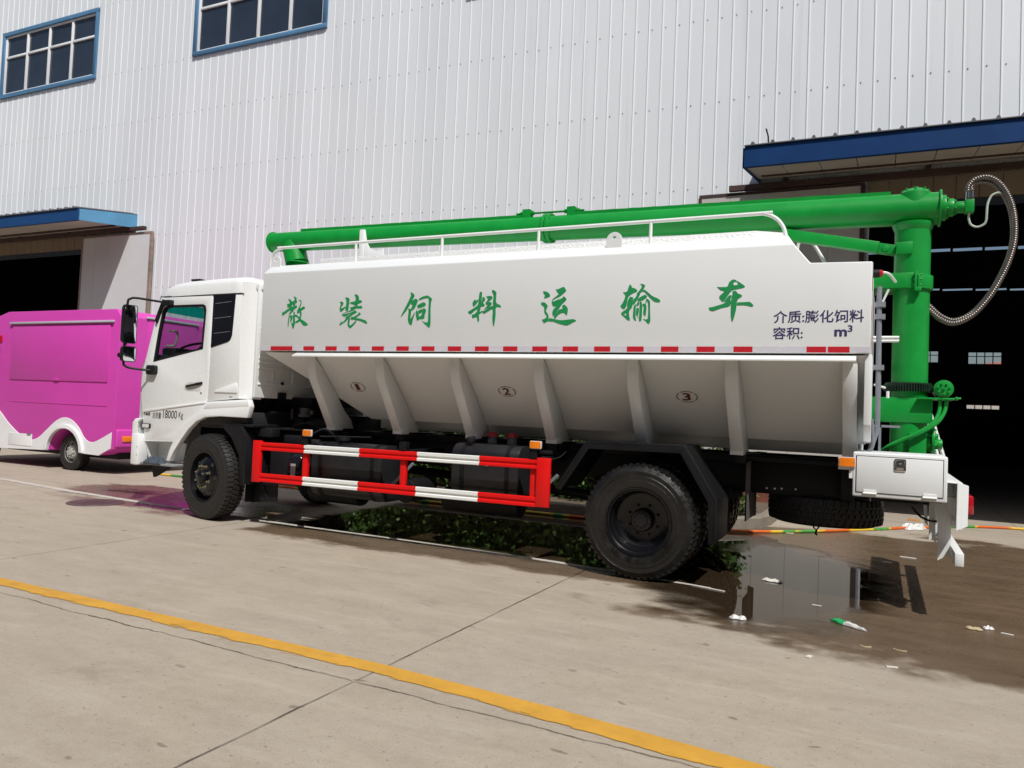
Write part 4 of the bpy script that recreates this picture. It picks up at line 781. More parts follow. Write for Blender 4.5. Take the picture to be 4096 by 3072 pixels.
b = B(); b.lathe([(.030, 0), (.030, .015), (.02, .026), (0, .03)], (-.040, .30, 2.70), 'x', 18); b.build('lens', REDL, lm)

# ---- green discharge column and auger
b = B(); cxg, cyg, rc = .218, CY, .148
b.cyl((cxg, cyg, 1.135), (cxg, cyg, 3.26), rc, seg=48); colm = b.build('discharge_column', GREEN, tk, ang=30)
b = B(); b.lathe([(.10, 3.31), (.170, 3.295), (.169, 3.275), (.160, 3.25), (.149, 3.225)], (cxg, cyg, 0), 'z', 40); b.build('swivel_disc', GREEN, colm)
P0, P1 = Vector((.425, CY, 3.425)), Vector((-7.45, CY, 3.585)); r0_, r1_ = .145, .127
b = B(); b.cyl(P0, P1, r0_, r1_, seg=40); aug = b.build('auger_pipe', GREEN, tk, ang=30)
def on_axis(x): t = (x-P0.x)/(P1.x-P0.x); return P0.lerp(P1, t), r0_+(r1_-r0_)*t
dx = (P1-P0).normalized()
b = B()
for x, wd, rr in ((-3.415, .02, .028), (-3.365, .02, .028), (P1.x+.012, .012, .014), (.428, .010, .020)):
    c, r = on_axis(x); b.cyl(c-dx*wd, c+dx*wd, r+rr, seg=40)
for k in range(10):
    c, r = on_axis(-3.39); a = k*math.pi/5; q = Vector((0, math.cos(a), math.sin(a)))*(r+.016); b.cyl(c+q-dx*.055, c+q+dx*.055, .009, seg=6)
b.build('flange', GREEN, aug, bevel=.003)
b = B()
for xa, xb in ((-6.95, -3.66), (-3.13, .03)):
    A, ra = on_axis(xa); C_, rb = on_axis(xb); n = 40; vs = []
    rg = []
    for i in range(n+1):
        p = A.lerp(C_, i/n); r = ra+(rb-ra)*i/n; jz = random.uniform(-.002, .002)
        rg.append([p+Vector((0, -.035, r-.012)), p+Vector((0, -.035, r+.028+jz)), p+Vector((0, .07, r+.030)), p+Vector((0, .07, r-.02))])
    b.loft(rg)
b.build('ridge_bar', GREEN, aug, ang=30)
b = B()
for x in (-3.66, -3.12):
    c, r = on_axis(x); b.box(x-.045, x+.045, CY-.05, CY+.05, c.z+r-.01, c.z+r+.085)
c, r = on_axis(-3.39); b.cyl((-3.80, CY, c.z+r+.055), (-2.98, CY, c.z+r+.040), .012, seg=8)
for x in (-3.73, -3.60, -3.19, -3.05): b.cyl((x-.018, CY, c.z+r+.055-.018*(x+3.8)), (x+.018, CY, c.z+r+.055-.018*(x+3.8)), .024, seg=6)
b.build('tension_rod', GREEN, aug)
b = B(); c, r = on_axis(-7.08)
b.cyl((-7.10, CY, c.z-.02), (-7.01, CY, 3.285), .150, .150, seg=36, caps=False); b.cyl((-7.10, CY, c.z-.02), (-7.01, CY, 3.285), .143, .143, seg=36, caps=False)
b.lathe([(.150, 0), (.156, .0), (.156, .014), (.150, .014)], (-7.01, CY, 3.283), 'z', 36); b.build('outlet_spout', GREEN, aug)
b = B(); b.lathe([(.0, .232), (.03, .232), (.035, .215), (.09, .205), (.130, .172), (.138, .10), (.138, .03)], (.23, CY, 3.40), 'z', 32)
for k in range(8): a = k*math.pi/4; b.cyl((.23+.10*math.cos(a), CY+.10*math.sin(a), 3.58), (.23+.10*math.cos(a), CY+.10*math.sin(a), 3.612), .011, seg=6)
b.build('cap', GREEN, aug)
# drive motor at the pipe end
b = B(); b.cyl((.435, CY, 3.425), (.475, CY, 3.425), .115, seg=28); b.cyl((.475, CY, 3.425), (.535, CY, 3.423), .080, seg=24); b.cyl((.535, CY, 3.423), (.65, CY, 3.42), .052, seg=20)
b.box(.62, .69, CY-.055, CY+.05, 3.365, 3.475)
for k in range(6): a = k*math.pi/3+.3; b.cyl((.475, CY+.095*math.cos(a), 3.425+.095*math.sin(a)), (.492, CY+.095*math.cos(a), 3.425+.095*math.sin(a)), .012, seg=6); b.cyl((.535, CY+.066*math.cos(a), 3.425+.066*math.sin(a)), (.555, CY+.066*math.cos(a), 3.425+.066*math.sin(a)), .010, seg=6)
mo = b.build('auger_motor', GREEN, aug, bevel=.003)
for x in (.640, .672):
    b = B(); b.cyl((x, CY-.01, 3.472), (x, CY-.01, 3.50), .017, seg=6); b.cyl((x, CY-.01, 3.50), (x, CY-.01, 3.565), .014, seg=14); b.build('hose_fitting', CHROME, mo)
hp = [(.640, 3.555), (.645, 3.60), (.69, 3.655), (.765, 3.672), (.83, 3.65), (.895, 3.585), (.95, 3.48), (.985, 3.36), (1.00, 3.22), (.995, 3.08), (.965, 2.94), (.915, 2.80), (.84, 2.645), (.76, 2.525), (.69, 2.45), (.61, 2.40), (.53, 2.385), (.44, 2.43), (.36, 2.51), (.28, 2.60)]
for off, sc in ((0, 1.), (.035, .955)):
    c0 = (.72, 3.05); pts = []
    for i, (x, z) in enumerate(hp):
        f = min(1, i/3.)*min(1, 1); k = 1-(1-sc)*f
        pts.append((c0[0]+(x-c0[0])*k + (.032 if off else 0)*(1-f), CY-.01+off*f, c0[1]+(z-c0[1])*k))
    pth = smooth_path(pts, 40); L = [0.]; 
    for p, q in zip(pth, pth[1:]): L.append(L[-1]+(q-p).length)
    N_ = int(L[-1]/.0065); rs = []; res = []; j = 0
    for i in range(N_+1):
        s = L[-1]*i/N_
        while j < len(L)-2 and L[j+1] < s: j += 1
        t = (s-L[j])/max(1e-6, L[j+1]-L[j]); res.append(pth[j].lerp(pth[j+1], t)); rs.append(.0235 if i % 3 else .0175)
    b = B(); b.tube(res, rs, 10); b.build('hydraulic_hose', SPRING, aug, ang=50)
b = B(); b.tube(smooth_path([(.655, CY-.02, 3.37), (.652, CY-.02, 3.31), (.67, CY-.02, 3.255), (.715, CY-.02, 3.232), (.765, CY-.02, 3.25), (.783, CY-.02, 3.285), (.786, CY-.02, 3.34), (.792, CY-.02, 3.43), (.82, CY-.02, 3.50), (.865, CY-.01, 3.525), (.895, CY, 3.52)], 8), .0095, 8)
b.build('drain_hose', pm('pale hose', (.42, .50, .42), .5, var=.3, scale=20), aug)
# strut, clamp, bracket, slewing gear
b = B()
def beam(b, p, q, h, wd):
    p, q = Vector(p), Vector(q); d = (q-p).normalized(); n_ = Vector((-d.z, 0, d.x)); y = Vector((0, wd/2, 0)); hh = n_*h/2
    b.loft([[p+hh-y, p+hh+y, p-hh+y, p-hh-y], [q+hh-y, q+hh+y, q-hh+y, q-hh-y]])
beam(b, (-.92, CY-.04, 3.27), (-.06, CY-.04, 3.085), .10, .10); beam(b, (-.06, CY-.06, 3.085), (.10, CY-.06, 3.05), .085, .03); beam(b, (-.06, CY+.01, 3.085), (.10, CY+.01, 3.05), .085, .03); b.box(.085, .215, CY-.165, CY+.1, 2.995, 3.105); b.cyl((.0, CY-.085, 3.07), (.0, CY-.07, 3.07), .03, seg=14)
b.build('strut', GREEN, colm, bevel=.004)
b = B(); b.lathe([(.150, 0), (.172, 0), (.172, .125), (.150, .125)], (cxg, cyg, 2.685), 'z', 40); b.box(-.10, .245, CY-.17, CY-.13, 2.69, 2.825); b.box(-.10, .10, CY-.13, CY+.17, 2.68, 2.80); b.box(.235, .255, CY-.20, CY-.12, 2.675, 2.83); b.box(.26, .275, CY-.20, CY-.12, 2.675, 2.80); b.box(.235, .29, CY-.205, CY-.15, 2.655, 2.69)
for z in (2.71, 2.76, 2.80): b.cyl((.225, CY-.185, z), (.295, CY-.185, z), .009, seg=6)
b.build('pipe_clamp', GREEN, colm, bevel=.003)
b = B(); b.box(-.085, .40, CY-.155, CY+.16, 1.490, 1.712); b.build('column_bracket', GREEN, colm, bevel=.006)
GREAS = pm('greasy gear', (.018, .045, .028), .4, var=.4, scale=20, metal=.3)
b = B(); b.cyl((cxg-.01, cyg, 1.835), (cxg-.01, cyg, 1.848), .185, seg=40); b.cyl((cxg-.01, cyg, 1.77), (cxg-.01, cyg, 1.835), .178, seg=40)
for k in range(56):
    a = 2*math.pi*k/56; q = Vector((math.cos(a), math.sin(a), 0)); s = Vector((-math.sin(a), math.cos(a), 0)); c = Vector((cxg-.01, cyg, 1.77))
    v = [c+q*.176-s*.0068, c+q*.198-s*.0035, c+q*.198+s*.0035, c+q*.176+s*.0068]; b.loft([v, [p+Vector((0, 0, .062)) for p in v]])
b.build('slewing_gear', GREAS, colm)
b = B(); b.cyl((.478, CY-.20, 1.795), (.478, CY+.1, 1.795), .076, seg=28); b.cyl((.478, CY-.225, 1.795), (.478, CY-.20, 1.795), .060, seg=28)
for k in range(7): a = k*2*math.pi/7+.2; b.cyl((.478+.045*math.cos(a), CY-.24, 1.795+.045*math.sin(a)), (.478+.045*math.cos(a), CY-.22, 1.795+.045*math.sin(a)), .010, seg=6)
b.cyl((.478, CY-.243, 1.795), (.478, CY-.22, 1.795), .012, seg=6); b.box(.28, .56, CY-.22, CY+.1, 1.700, 1.716); b.cyl((.52, CY-.16, 1.706), (.61, CY-.16, 1.716), .010, seg=8); b.cyl((.57, CY-.16, 1.712), (.585, CY-.16, 1.714), .018, seg=6)
b.build('slewing_motor', GREEN, colm, bevel=.003)
b = B()
for o_ in (0, .045):
    b.tube(smooth_path([(.455+o_, CY-.16, 1.74), (.455+o_, CY-.17, 1.66), (.44+o_*.8, CY-.19, 1.57), (.39+o_*.6, CY-.22, 1.485), (.28+o_*.4, CY-.235, 1.40), (.16+o_*.3, CY-.22, 1.335), (.06+o_*.3, CY-.20, 1.275), (.0, CY-.15, 1.22)], 6), .0165, 9)
b.build('green_hose', GREEN, colm)
b = B(); b.box(.22, .355, CY-.19, CY+.15, 1.10, 1.405); b.cyl((.40, CY, 1.345), (.425, CY, 1.345), .120, seg=32); b.cyl((.355, CY, 1.345), (.40, CY, 1.345), .085, seg=24); b.cyl((.425, CY-.02, 1.31), (.485, CY-.02, 1.31), .045, seg=16); b.cyl((.44, CY-.03, 1.31), (.44, CY-.03, 1.40), .016, seg=8); b.cyl((.425, CY-.03, 1.385), (.455, CY-.03, 1.385), .02, seg=6)
for k in range(8): a = k*math.pi/4+.4; b.cyl((.375, CY+.10*math.cos(a), 1.345+.10*math.sin(a)), (.44, CY+.10*math.cos(a), 1.345+.10*math.sin(a)), .010, seg=6)
b.build('gearbox', GREEN, colm, bevel=.004)
for x_, y_ in ((.40, .35), (.36, .45)):
    b = B(); b.tube([(x_, CY+y_, 1.61), (x_+.14, CY+y_, 1.12)], .018, 8); b.build('white_pipe', WHITEP, colm)
# pipes and conduit behind the tank
b = B(); b.tube([(-.04, .36, 2.60), (-.035, .36, 2.2), (-.03, .36, 1.75), (-.03, .37, 1.42), (-.08, .40, 1.25)], .021, 10)
for z in (2.45, 2.35, 1.93): b.box(-.07, .01, .33, .39, z-.02, z+.02)
b.build('conduit', GALV, tk)
for pth_, r_ in (([(.03, .5, 2.60), (-.01, .5, 2.50), (-.05, .5, 2.40)], .009), ([(-.06, .35, 2.70), (-.02, .37, 2.72), (.03, .40, 2.71), (.08, .5, 2.66)], .011), ([(-.08, .7, 2.215), (.12, .7, 2.215)], .013), ([(-.08, .7, 2.185), (.12, .7, 2.185)], .013), ([(-.06, .6, 1.80), (.02, .7, 1.78)], .010), ([(-.03, .9, 1.70), (-.03, .9, 1.76)], .013), ([(.045, .9, 1.70), (.045, .9, 1.76)], .013)):
    b = B(); b.tube(smooth_path(pth_, 5), r_, 8); b.build('white_pipe', WHITEP, tk)
b = B(); b.tube(smooth_path([(-.07, .25, 1.50), (-.06, .3, 1.30), (-.12, .35, 1.22)], 5), .012, 6); b.tube(smooth_path([(-.04, .3, 1.45), (-.06, .35, 1.28), (-.10, .4, 1.2)], 5), .012, 6); b.box(-.02, .0, .5, .54, 1.12, 1.46); b.box(-.08, .14, .5, .54, 1.44, 1.46); b.build('tail_bracket', GALV, tk)

# ---- tool box and tail
b = B(); b.box(-.195, .455, 0, .62, .892, 1.238); tb = b.build('tool_box', WHITE, tk, bevel=.012, seg=3)
b = B(); b.box(-.172, .430, -.003, .0, .925, 1.213); b.build('door_gap', SEAM, tb)
b = B(); b.box(-.1665, .4245, -.008, .0, .930, 1.2075); dr = b.build('box_door', WHITE, tb, bevel=.003)
b = B(); b.plate(rrect(.095, .178, 1.105, 1.203, .014), -.014, -.006, 'y', holes=[rrect(.108, .165, 1.118, 1.19, .008)]); b.plate(rrect(.108, .165, 1.118, 1.19, .008), -.0095, -.007, 'y'); b.plate(rrect(.115, .158, 1.130, 1.155, .005), -.017, -.009, 'y'); b.cyl((.137, -.009, 1.172), (.137, -.016, 1.172), .010, seg=14); b.build('latch', CHROME, dr, bevel=.0015)
for x in (-.115, .295):
    b = B(); b.box(x, x+.09, -.013, -.005, .927, .950); b.cyl((x-.004, -.014, .922), (x+.094, -.014, .922), .0075, seg=10); b.box(x, x+.09, -.008, -.001, .902, .918); b.build('hinge', WHITEP, tb, bevel=.001, seg=1)
    b = B(); b.cyl((x+.05, .05, .895), (x+.05, .05, .86), .004, seg=6); b.build('pin', STEEL, tb)
def marker(x, z, y=-.012, wd=.115, h=.068):
    b = B(); b.plate(rrect(x-wd/2-.006, x+wd/2+.006, z-h/2-.006, z+h/2+.006, .010), y, y+.02, 'y'); t = b.build('marker_lamp', CLEARL, tk, bevel=.002, seg=1)
    b = B(); b.plate(rrect(x-wd/2, x+wd/2, z-h/2, z+h/2, .008), y-.016, y+.002, 'y'); b.build('lens', AMBER, t, bevel=.005)
    b = B(); b.box(x-.055, x-.05, y-.018, y-.014, z-.005, z+.005); b.box(x+.05, x+.055, y-.018, y-.014, z-.005, z+.005); b.build('screw', STEEL, t)
marker(-.237, 1.155); marker(-5.69, 1.108, -.005, .105, .062); marker(-2.93, 1.135, -.005, .105, .062)
b = B(); b.box(-.30, -.195, .0, .03, 1.095, 1.113); b.box(-.22, -.196, .0, .03, 1.03, 1.10); b.build('lamp_bracket', WHITE, tk)
# rear bumper board: a beam across the tail with a slanted end plate
b = B(); yb0, yb1 = -.02, YF+.02
b.box(.530, .555, yb0+.02, yb1, .70, 1.035); b.plate([(.455, 1.04), (.455, 1.052), (.56, 1.047), (.56, 1.035)], yb0+.10, yb1, 'y')
b.loft([[(.512, yb0, .695), (.515, yb0, 1.058), (.520, yb0-.004, 1.058), (.517, yb0-.004, .695)], [(.590, yb0+.06, .728), (.593, yb0+.06, 1.03), (.598, yb0+.055, 1.03), (.595, yb0+.055, .728)]])
b.box(.50, .58, .2, .25, .70, .75); b.plate([(.46, .93), (.58, .90), (.58, .72), (.50, .78)], .30, .33, 'y')
bp_ = b.build('rear_bumper', WHITE, tk, bevel=.003, seg=1)
b = B(); b.box(.585, .632, .05, .36, .815, .955); b.build('tail_light', REDL, bp_, bevel=.012); b = B(); b.box(.556, .60, 1.94, 2.28, .815, .955); b.build('tail_light', REDL, bp_, bevel=.012)
b = B(); b.box(.512, .572, .0, 2.28, .432, .530)
b.build('underrun_bar', WHITE, tk, bevel=.006)
for y in (.42, 1.62):
    b = B(); b.plate([(.39, .88), (.515, .88), (.515, .46), (.425, .40), (.42, .72)], y, y+.012, 'y'); b.build('underrun_bracket', WHITE, tk)
    b = B(); b.plate([(.37, .88), (.40, .88), (.42, .52), (.39, .55)], y+.12, y+.13, 'y'); b.build('underrun_bracket', WHITE, tk)
b = B(); b.tube(smooth_path([(.24, .5, .80), (.30, .5, .73), (.37, .5, .70), (.42, .5, .70)], 5), .010, 6); b.box(-.1, .44, .35, .40, .86, .885); b.build('tail_wiring', BLACKP, tk)

# ---- mudguards
def bent(pts, y0, y1, t=.012):
    b = B(); P = [Vector((x, 0, z)) for x, z in pts]; n = len(P); rg = []
    for i, p in enumerate(P):
        d = (P[min(i+1, n-1)]-P[max(i-1, 0)]).normalized(); q = Vector((d.z, 0, -d.x))*t
        rg.append([(p.x, y0, p.z), (p.x, y1, p.z), (p.x+q.x, y1, p.z+q.z), (p.x+q.x, y0, p.z+q.z)])
    b.loft(rg); return b
for y0, y1, s in ((.0, .62, 1), (YF-.62, YF, -1)):
    mg = bent([(-2.70, .75), (-2.41, 1.19), (-1.53, 1.205), (-1.25, .76), (-1.25, .40)], y0, y1)
    yy = y0 if s > 0 else y1-.012
    mg.plate([(-2.72, .75), (-2.43, 1.205), (-1.52, 1.22), (-1.235, .765), (-1.235, .40), (-1.30, .38), (-1.31, .735), (-1.56, 1.14), (-2.40, 1.13), (-2.66, .73)], yy, yy+.012, 'y')
    mg.build('mudguard', BLACK, tk, bevel=.004)
b = B(); b.box(-1.10, -1.06, .62, .66, .75, 1.08); b.box(-1.075, -1.06, .55, 1.0, .56, .80); b.build('mud_flap', pm('grey mud flap', (.09, .085, .08), .7), tk)
b = bent([(-6.97, 1.145), (-6.70, 1.13), (-6.64, 1.00), (-6.62, .46)], .02, .42, .014); b.plate([(-6.98, 1.15), (-6.69, 1.14), (-6.62, 1.0), (-6.60, .45), (-6.68, .45), (-6.72, .80), (-6.85, 1.0), (-6.97, 1.09)], .02, .034, 'y'); b.box(-6.90, -6.55, .05, .5, 1.13, 1.16); b.box(-6.72, -6.40, .2, .34, 1.02, 1.12)
b.build('front_mudguard', BLACKP, tk, bevel=.006)
b = B(); b.plate([(-6.77, .50), (-6.77, .22), (-6.36, .27), (-6.36, .50)], .30, .315, 'y'); b.box(-6.76, -6.73, .2, .3, .24, .5); b.plate([(-6.64, .5), (-6.60, .5), (-6.45, .25), (-6.49, .25)], .285, .3, 'y'); b.build('front_flap', BLACKP, tk)

# ---- side guard
gsl = .0085
def gz(x, z): return z+gsl*(x+6.46)
for (za, zb) in ((.875, .968), (.518, .615)):
    b = B(); xs_ = [-6.36, -5.73, -4.98, -4.25, -3.53, -2.905]
    h = zb-za; pf = [(0.012, 0), (.0, .006), (.0, .30*h), (.014, .40*h), (.014, .55*h), (.0, .64*h), (.0, h-.006), (.012, h), (.03, h), (.03, 0)]
    for i in range(5):
        b.cur = i % 2
        b.loft([[(x, y, gz(x, za+z)) for y, z in pf] for x in (xs_[i], xs_[i+1])])
    b.build('guard_beam', [REDP, WHITEP], tk, merge=False)
b = B(); b.loft([[(x, y, gz(x, z)) for x, z in ((-6.475, .512), (-6.475, .985), (-6.36, .985), (-6.36, .512))] for y in (-.004, .035)]); b.build('guard_end_plate', REDP, tk, bevel=.004)
b = B(); b.loft([[(x, y, gz(x, z)) for x, z in ((-2.91, .525), (-2.91, .985), (-2.775, .985), (-2.775, .525))] for y in (-.004, .035)]); b.build('guard_end_plate', REDP, tk, bevel=.004)
for x in (-5.735, -4.435, -2.955):
    b = B(); b.box(x-.034, x+.034, .032, .075, gz(x, .55), gz(x, .95)); b.build('guard_post', REDP, tk, bevel=.004)
for x in (-5.735, -4.435, -2.955):
    b = B(); b.box(x-.03, x+.03, .08, .80, gz(x, .95)-.02, gz(x, .95)+.03); b.box(x-.04, x+.04, .0, .08, gz(x, .972), gz(x, 1.06))
    if x > -3: b.box(x+.04, -2.77, .02, .06, 1.055, 1.085)
    b.build('guard_bracket', BLACK, tk, bevel=.004)
for x in (-4.6, -2.955):
    b = B(); beam(b, (x+.18, .2, .85), (x-.12, .2, .56), .03, .02); b.build('guard_brace', GALV, tk)
# ---- tanks, reservoirs and clutter between cab and rear axle
def dtank(x0, x1, y0, y1, z0, z1, r, name='fuel_tank'):
    b = B(); pl = rrect(y0, y1, z0, z1, r, 6); b.plate(pl, x0, x1, 'x'); t = b.build(name, pm('satin black tank', (.014, .014, .016), .38, var=.3, scale=7), tk, bevel=.012, seg=2)
    for x in (x0+.12, x1-.12):
        b = B(); pl2 = rrect(y0-.006, y1+.006, z0-.006, z1+.006, r+.004, 6); b.plate(pl2, x-.022, x+.022, 'x', holes=[rrect(y0-.001, y1+.001, z0-.001, z1+.001, r, 6)]); b.build('tank_strap', BLACK, t)
    return t
t = dtank(-5.75, -4.80, .16, .70, .40, 1.005, .14); b = B(); b.cyl((-5.42, .30, .99), (-5.42, .30, 1.035), .055, seg=20); b.cyl((-5.42, .30, 1.03), (-5.42, .30, 1.085), .072, seg=24); b.build('filler_cap', BLACKP, t, bevel=.006)
t = dtank(-3.93, -3.18, .16, .70, .56, 1.095, .12); b = B(); b.cyl((-3.74, .25, 1.06), (-3.75, .23, 1.125), .03, seg=16); b.cyl((-3.75, .23, 1.12), (-3.755, .22, 1.165), .046, seg=20); b.build('filler_cap', BLACKP, t, bevel=.005)
b = B(); b.plate(rrect(.62, .655, .875, .91, .004) if False else rrect(-3.545, -3.505, .885, .925, .004), .15, .16, 'y'); b.build('tank_plate', STEEL, t)
for p_, q_, r_ in (((-4.55, .25, .55), (-4.55, .72, .55), .13), ((-6.0, .55, .45), (-5.3, .55, .45), .16), ((-4.2, .55, .48), (-3.3, .55, .48), .13)):
    b = B(); b.cyl(p_, q_, r_, seg=28); b.build('air_reservoir', BLACK, tk, bevel=.02)
for x in (-3.71, -3.48):
    b = B(); b.cyl((x, .62, 1.075), (x, .62, 1.165), .050, seg=18); b.cyl((x, .565, 1.115), (x, .55, 1.115), .022, seg=12); b.box(x-.075, x+.075, .56, .68, 1.06, 1.08); v = b.build('air_valve', GALV, tk)
    b = B(); b.lathe([(.066, 1.165), (.060, 1.185), (.032, 1.215), (0, 1.218)], (x, .62, 0), 'z', 16); b.build('valve_cap', pm('red valve cap', (.42, .02, .03), .45), v)
b = B(); b.loft([[(x, y, z) for x, y in ((-6.11, .17), (-5.90, .17), (-5.90, .38), (-6.11, .38))] if z < .8 else [(x, y, z) for x, y in ((-6.06, .20), (-5.94, .20), (-5.94, .34), (-6.06, .34))] for z in (.52, .78, .85)]); b.cyl((-6.0, .27, .84), (-6.0, .27, .875), .05, seg=18); jg = b.build('washer_bottle', GLOSSK, tk, bevel=.02, seg=3)
b = B(); b.box(-6.055, -5.985, .166, .169, .60, .74); b.build('bottle_label', pm('grey label', (.35, .33, .34), .6, var=.2, scale=80), jg)
b = B(); b.box(-6.45, -6.15, .25, .55, .55, .95); b.box(-6.35, -6.1, .35, .6, .95, 1.05); b.cyl((-5.95, .35, .98), (-5.8, .35, .98), .045, seg=14); b.cyl((-6.02, .33, .97), (-5.98, .33, .97), .035, seg=14); b.build('battery_box', BLACKP, tk, bevel=.012)
b = B(); b.box(-6.55, -5.75, .9, 1.5, .75, 1.30); b.box(-6.62, -6.30, .75, 1.6, 1.28, 1.50); b.cyl((-6.25, .72, 1.16), (-5.80, .72, 1.16), .11, seg=24); b.cyl((-6.6, .78, 1.2), (-6.3, .85, 1.35), .05, seg=14); b.cyl((-6.35, .62, 1.12), (-6.35, .62, 1.24), .07, seg=20); b.plate([(-6.62, 1.45), (-6.40, 1.47), (-6.33, 1.60), (-6.15, 1.62), (-6.0, 1.60), (-6.0, 1.40), (-6.62, 1.38)], .92, 1.4, 'y')
b.build('engine', BLACK, tk, bevel=.01)
b = B(); b.cyl((-6.32, .66, 1.30), (-6.32, .66, 1.375), .062, seg=22); b.cyl((-6.32, .66, 1.265), (-6.32, .66, 1.30), .078, seg=22); b.box(-6.21, -6.17, .62, .66, 1.30, 1.35); b.box(-6.58, -6.55, .70, .72, 1.22, 1.36); b.build('air_filter', pm('dull grey plastic', (.10, .10, .11), .5), tk, bevel=.004)
for pth_, r_ in (([(-5.66, .05, 1.10), (-5.55, .10, 1.16), (-5.48, .15, 1.12), (-5.47, .25, 1.02)], .010), ([(-6.35, .5, 1.15), (-6.1, .5, 1.2), (-5.9, .55, 1.12), (-5.6, .6, 1.1)], .014), ([(-5.60, .1, 1.075), (-5.05, .3, 1.09)], .008), ([(-2.87, .02, 1.03), (-2.80, .05, 1.005), (-2.72, .1, 1.03), (-2.70, .2, 1.08)], .006)):
    b = B(); b.tube(smooth_path(pth_, 5), r_, 7); b.build('cable', BLACKP, tk)

# ================================================================ cab
XC = -6.62
cab = tk
DO = [(-8.21, 2.685), (-7.305, 2.705), (-7.305, 1.405), (-7.45, 1.245), (-7.58, 1.18), (-7.72, 1.08), (-7.80, .98), (-7.825, .905), (-8.35, .885), (-8.40, 1.10), (-8.455, 1.40), (-8.475, 1.60), (-8.46, 1.79), (-8.40, 2.0)]
WI = [(-8.265, 1.885), (-7.435, 2.045), (-7.415, 2.50), (-7.43, 2.555), (-7.475, 2.575), (-8.06, 2.575), (-8.125, 2.55), (-8.16, 2.49), (-8.21, 2.25)]
def sc_poly(p, c, k): return [(c[0]+(x-c[0])*k, c[1]+(z-c[1])*k) for x, z in p]
for y, s in ((.05, 1), (YF-.05, -1)):
    b = B(); b.plate(DO, y, y+s*.045, 'y', holes=[WI]); d = b.build('cab_door', CABW, tk, bevel=.005)
    b = B(); c = (-7.84, 2.24); b.plate(sc_poly(WI, c, 1.035), y-s*.003, y+s*.035, 'y', holes=[sc_poly(WI, c, .955)]); b.build('window_seal', BLACKP, d, bevel=.002, seg=1)
    b = B(); b.plate(sc_poly(WI, c, .96), y+s*.018, y+s*.022, 'y'); b.build('window', GLASS, d)
    b = B(); b.plate([(-7.295, 2.705), (-6.83, 2.705), (-6.80, 1.455), (-7.295, 1.405)], y, y+s*.04, 'y'); qd = b.build('rear_quarter_panel', CABW, tk, bevel=.006)
    b = B(); b.plate([(-7.29, 2.695), (-6.925, 2.695), (-6.945, 2.30), (-6.952, 2.20), (-6.975, 2.15), (-7.01, 2.125), (-7.29, 2.055)], y-s*.006, y-s*.0005, 'y'); lv = b.build('black_vent_panel', GLOSSK, qd, bevel=.002, seg=1)
    for z0 in (2.60, 2.42, 2.24):
        b = B(); b.plate([(-7.25, z0-.014), (-6.985, z0+.006), (-6.985, z0+.009), (-7.25, z0-.011)], y-s*.009, y-s*.005, 'y'); b.build('vent_slat', pm('pale slat', (.35, .36, .38), .4), lv)
    b = B(); b.loft([[(-6.83, y, z), (-6.74, y+s*.035, z), (-6.68, y+s*.10, z), (-6.64, y+s*.20, z), (-6.68, y+s*.25, z), (-6.83, y+s*.06, z)] for z in (1.455, 2.72, 2.84)]); b.build('corner_panel', CABW, tk, ang=50)
    # lower fender with wheel arch
    fo = [(-7.295, 1.40), (-6.62, 1.452), (-6.585, 1.37), (-6.62, 1.235), (-7.06, 1.235), (-7.30, 1.215), (-7.44, 1.16), (-7.56, 1.065), (-7.67, .94), (-7.735, .855), (-7.80, .77), (-7.865, .65), (-7.925, .65), (-7.87, .80), (-7.815, .905), (-7.79, .98), (-7.71, 1.09), (-7.57, 1.19), (-7.44, 1.255)]
    b = B(); b.plate(fo, y-s*.025, y+s*.05, 'y'); b.build('fender', CABW, tk, bevel=.010, seg=2)
    b = B(); b.loft([[(-7.28, y-s*.0, 1.405), (-6.62, y-s*.0, 1.455), (-6.58, y-s*.0, 1.38), (-7.32, y-s*.0, 1.33)], [(-7.26, y-s*.028, 1.39), (-6.62, y-s*.028, 1.43), (-6.60, y-s*.027, 1.37), (-7.34, y-s*.027, 1.31)]]); b.build('fender_flare', CABW, tk, bevel=.004)
    # step well and step
    b = B(); b.plate([(-8.36, .88), (-7.83, .90), (-7.88, .64), (-8.34, .60)], y+s*.20, y+s*.215, 'y'); b.loft([[(-8.36, y, .885), (-7.83, y, .905), (-7.83, y, .893), (-8.36, y, .873)], [(-8.36, y+s*.21, .85), (-7.83, y+s*.21, .87), (-7.83, y+s*.21, .858), (-8.36, y+s*.21, .838)]]); b.plate([(y, .88), (y+s*.21, .86), (y+s*.21, .60), (y+s*.10, .60)], -8.36, -8.345, 'x'); b.build('step_well', CABW, tk)
    b = B(); b.box(-8.35, -7.77, min(y-s*.05, y+s*.24), max(y-s*.05, y+s*.24), .585, .612)
    st_ = b.build('step', pm('grey step plate', (.24, .25, .25), .6, bump=.5, bscale=80), tk, bevel=.006)
    b = B(); b.plate([(-8.33, .58), (-8.28, .42), (-8.26, .42), (-8.1, .50), (-7.95, .58)], y+s*.1, y+s*.13, 'y'); b.build('step_bracket', BLACKP, tk)
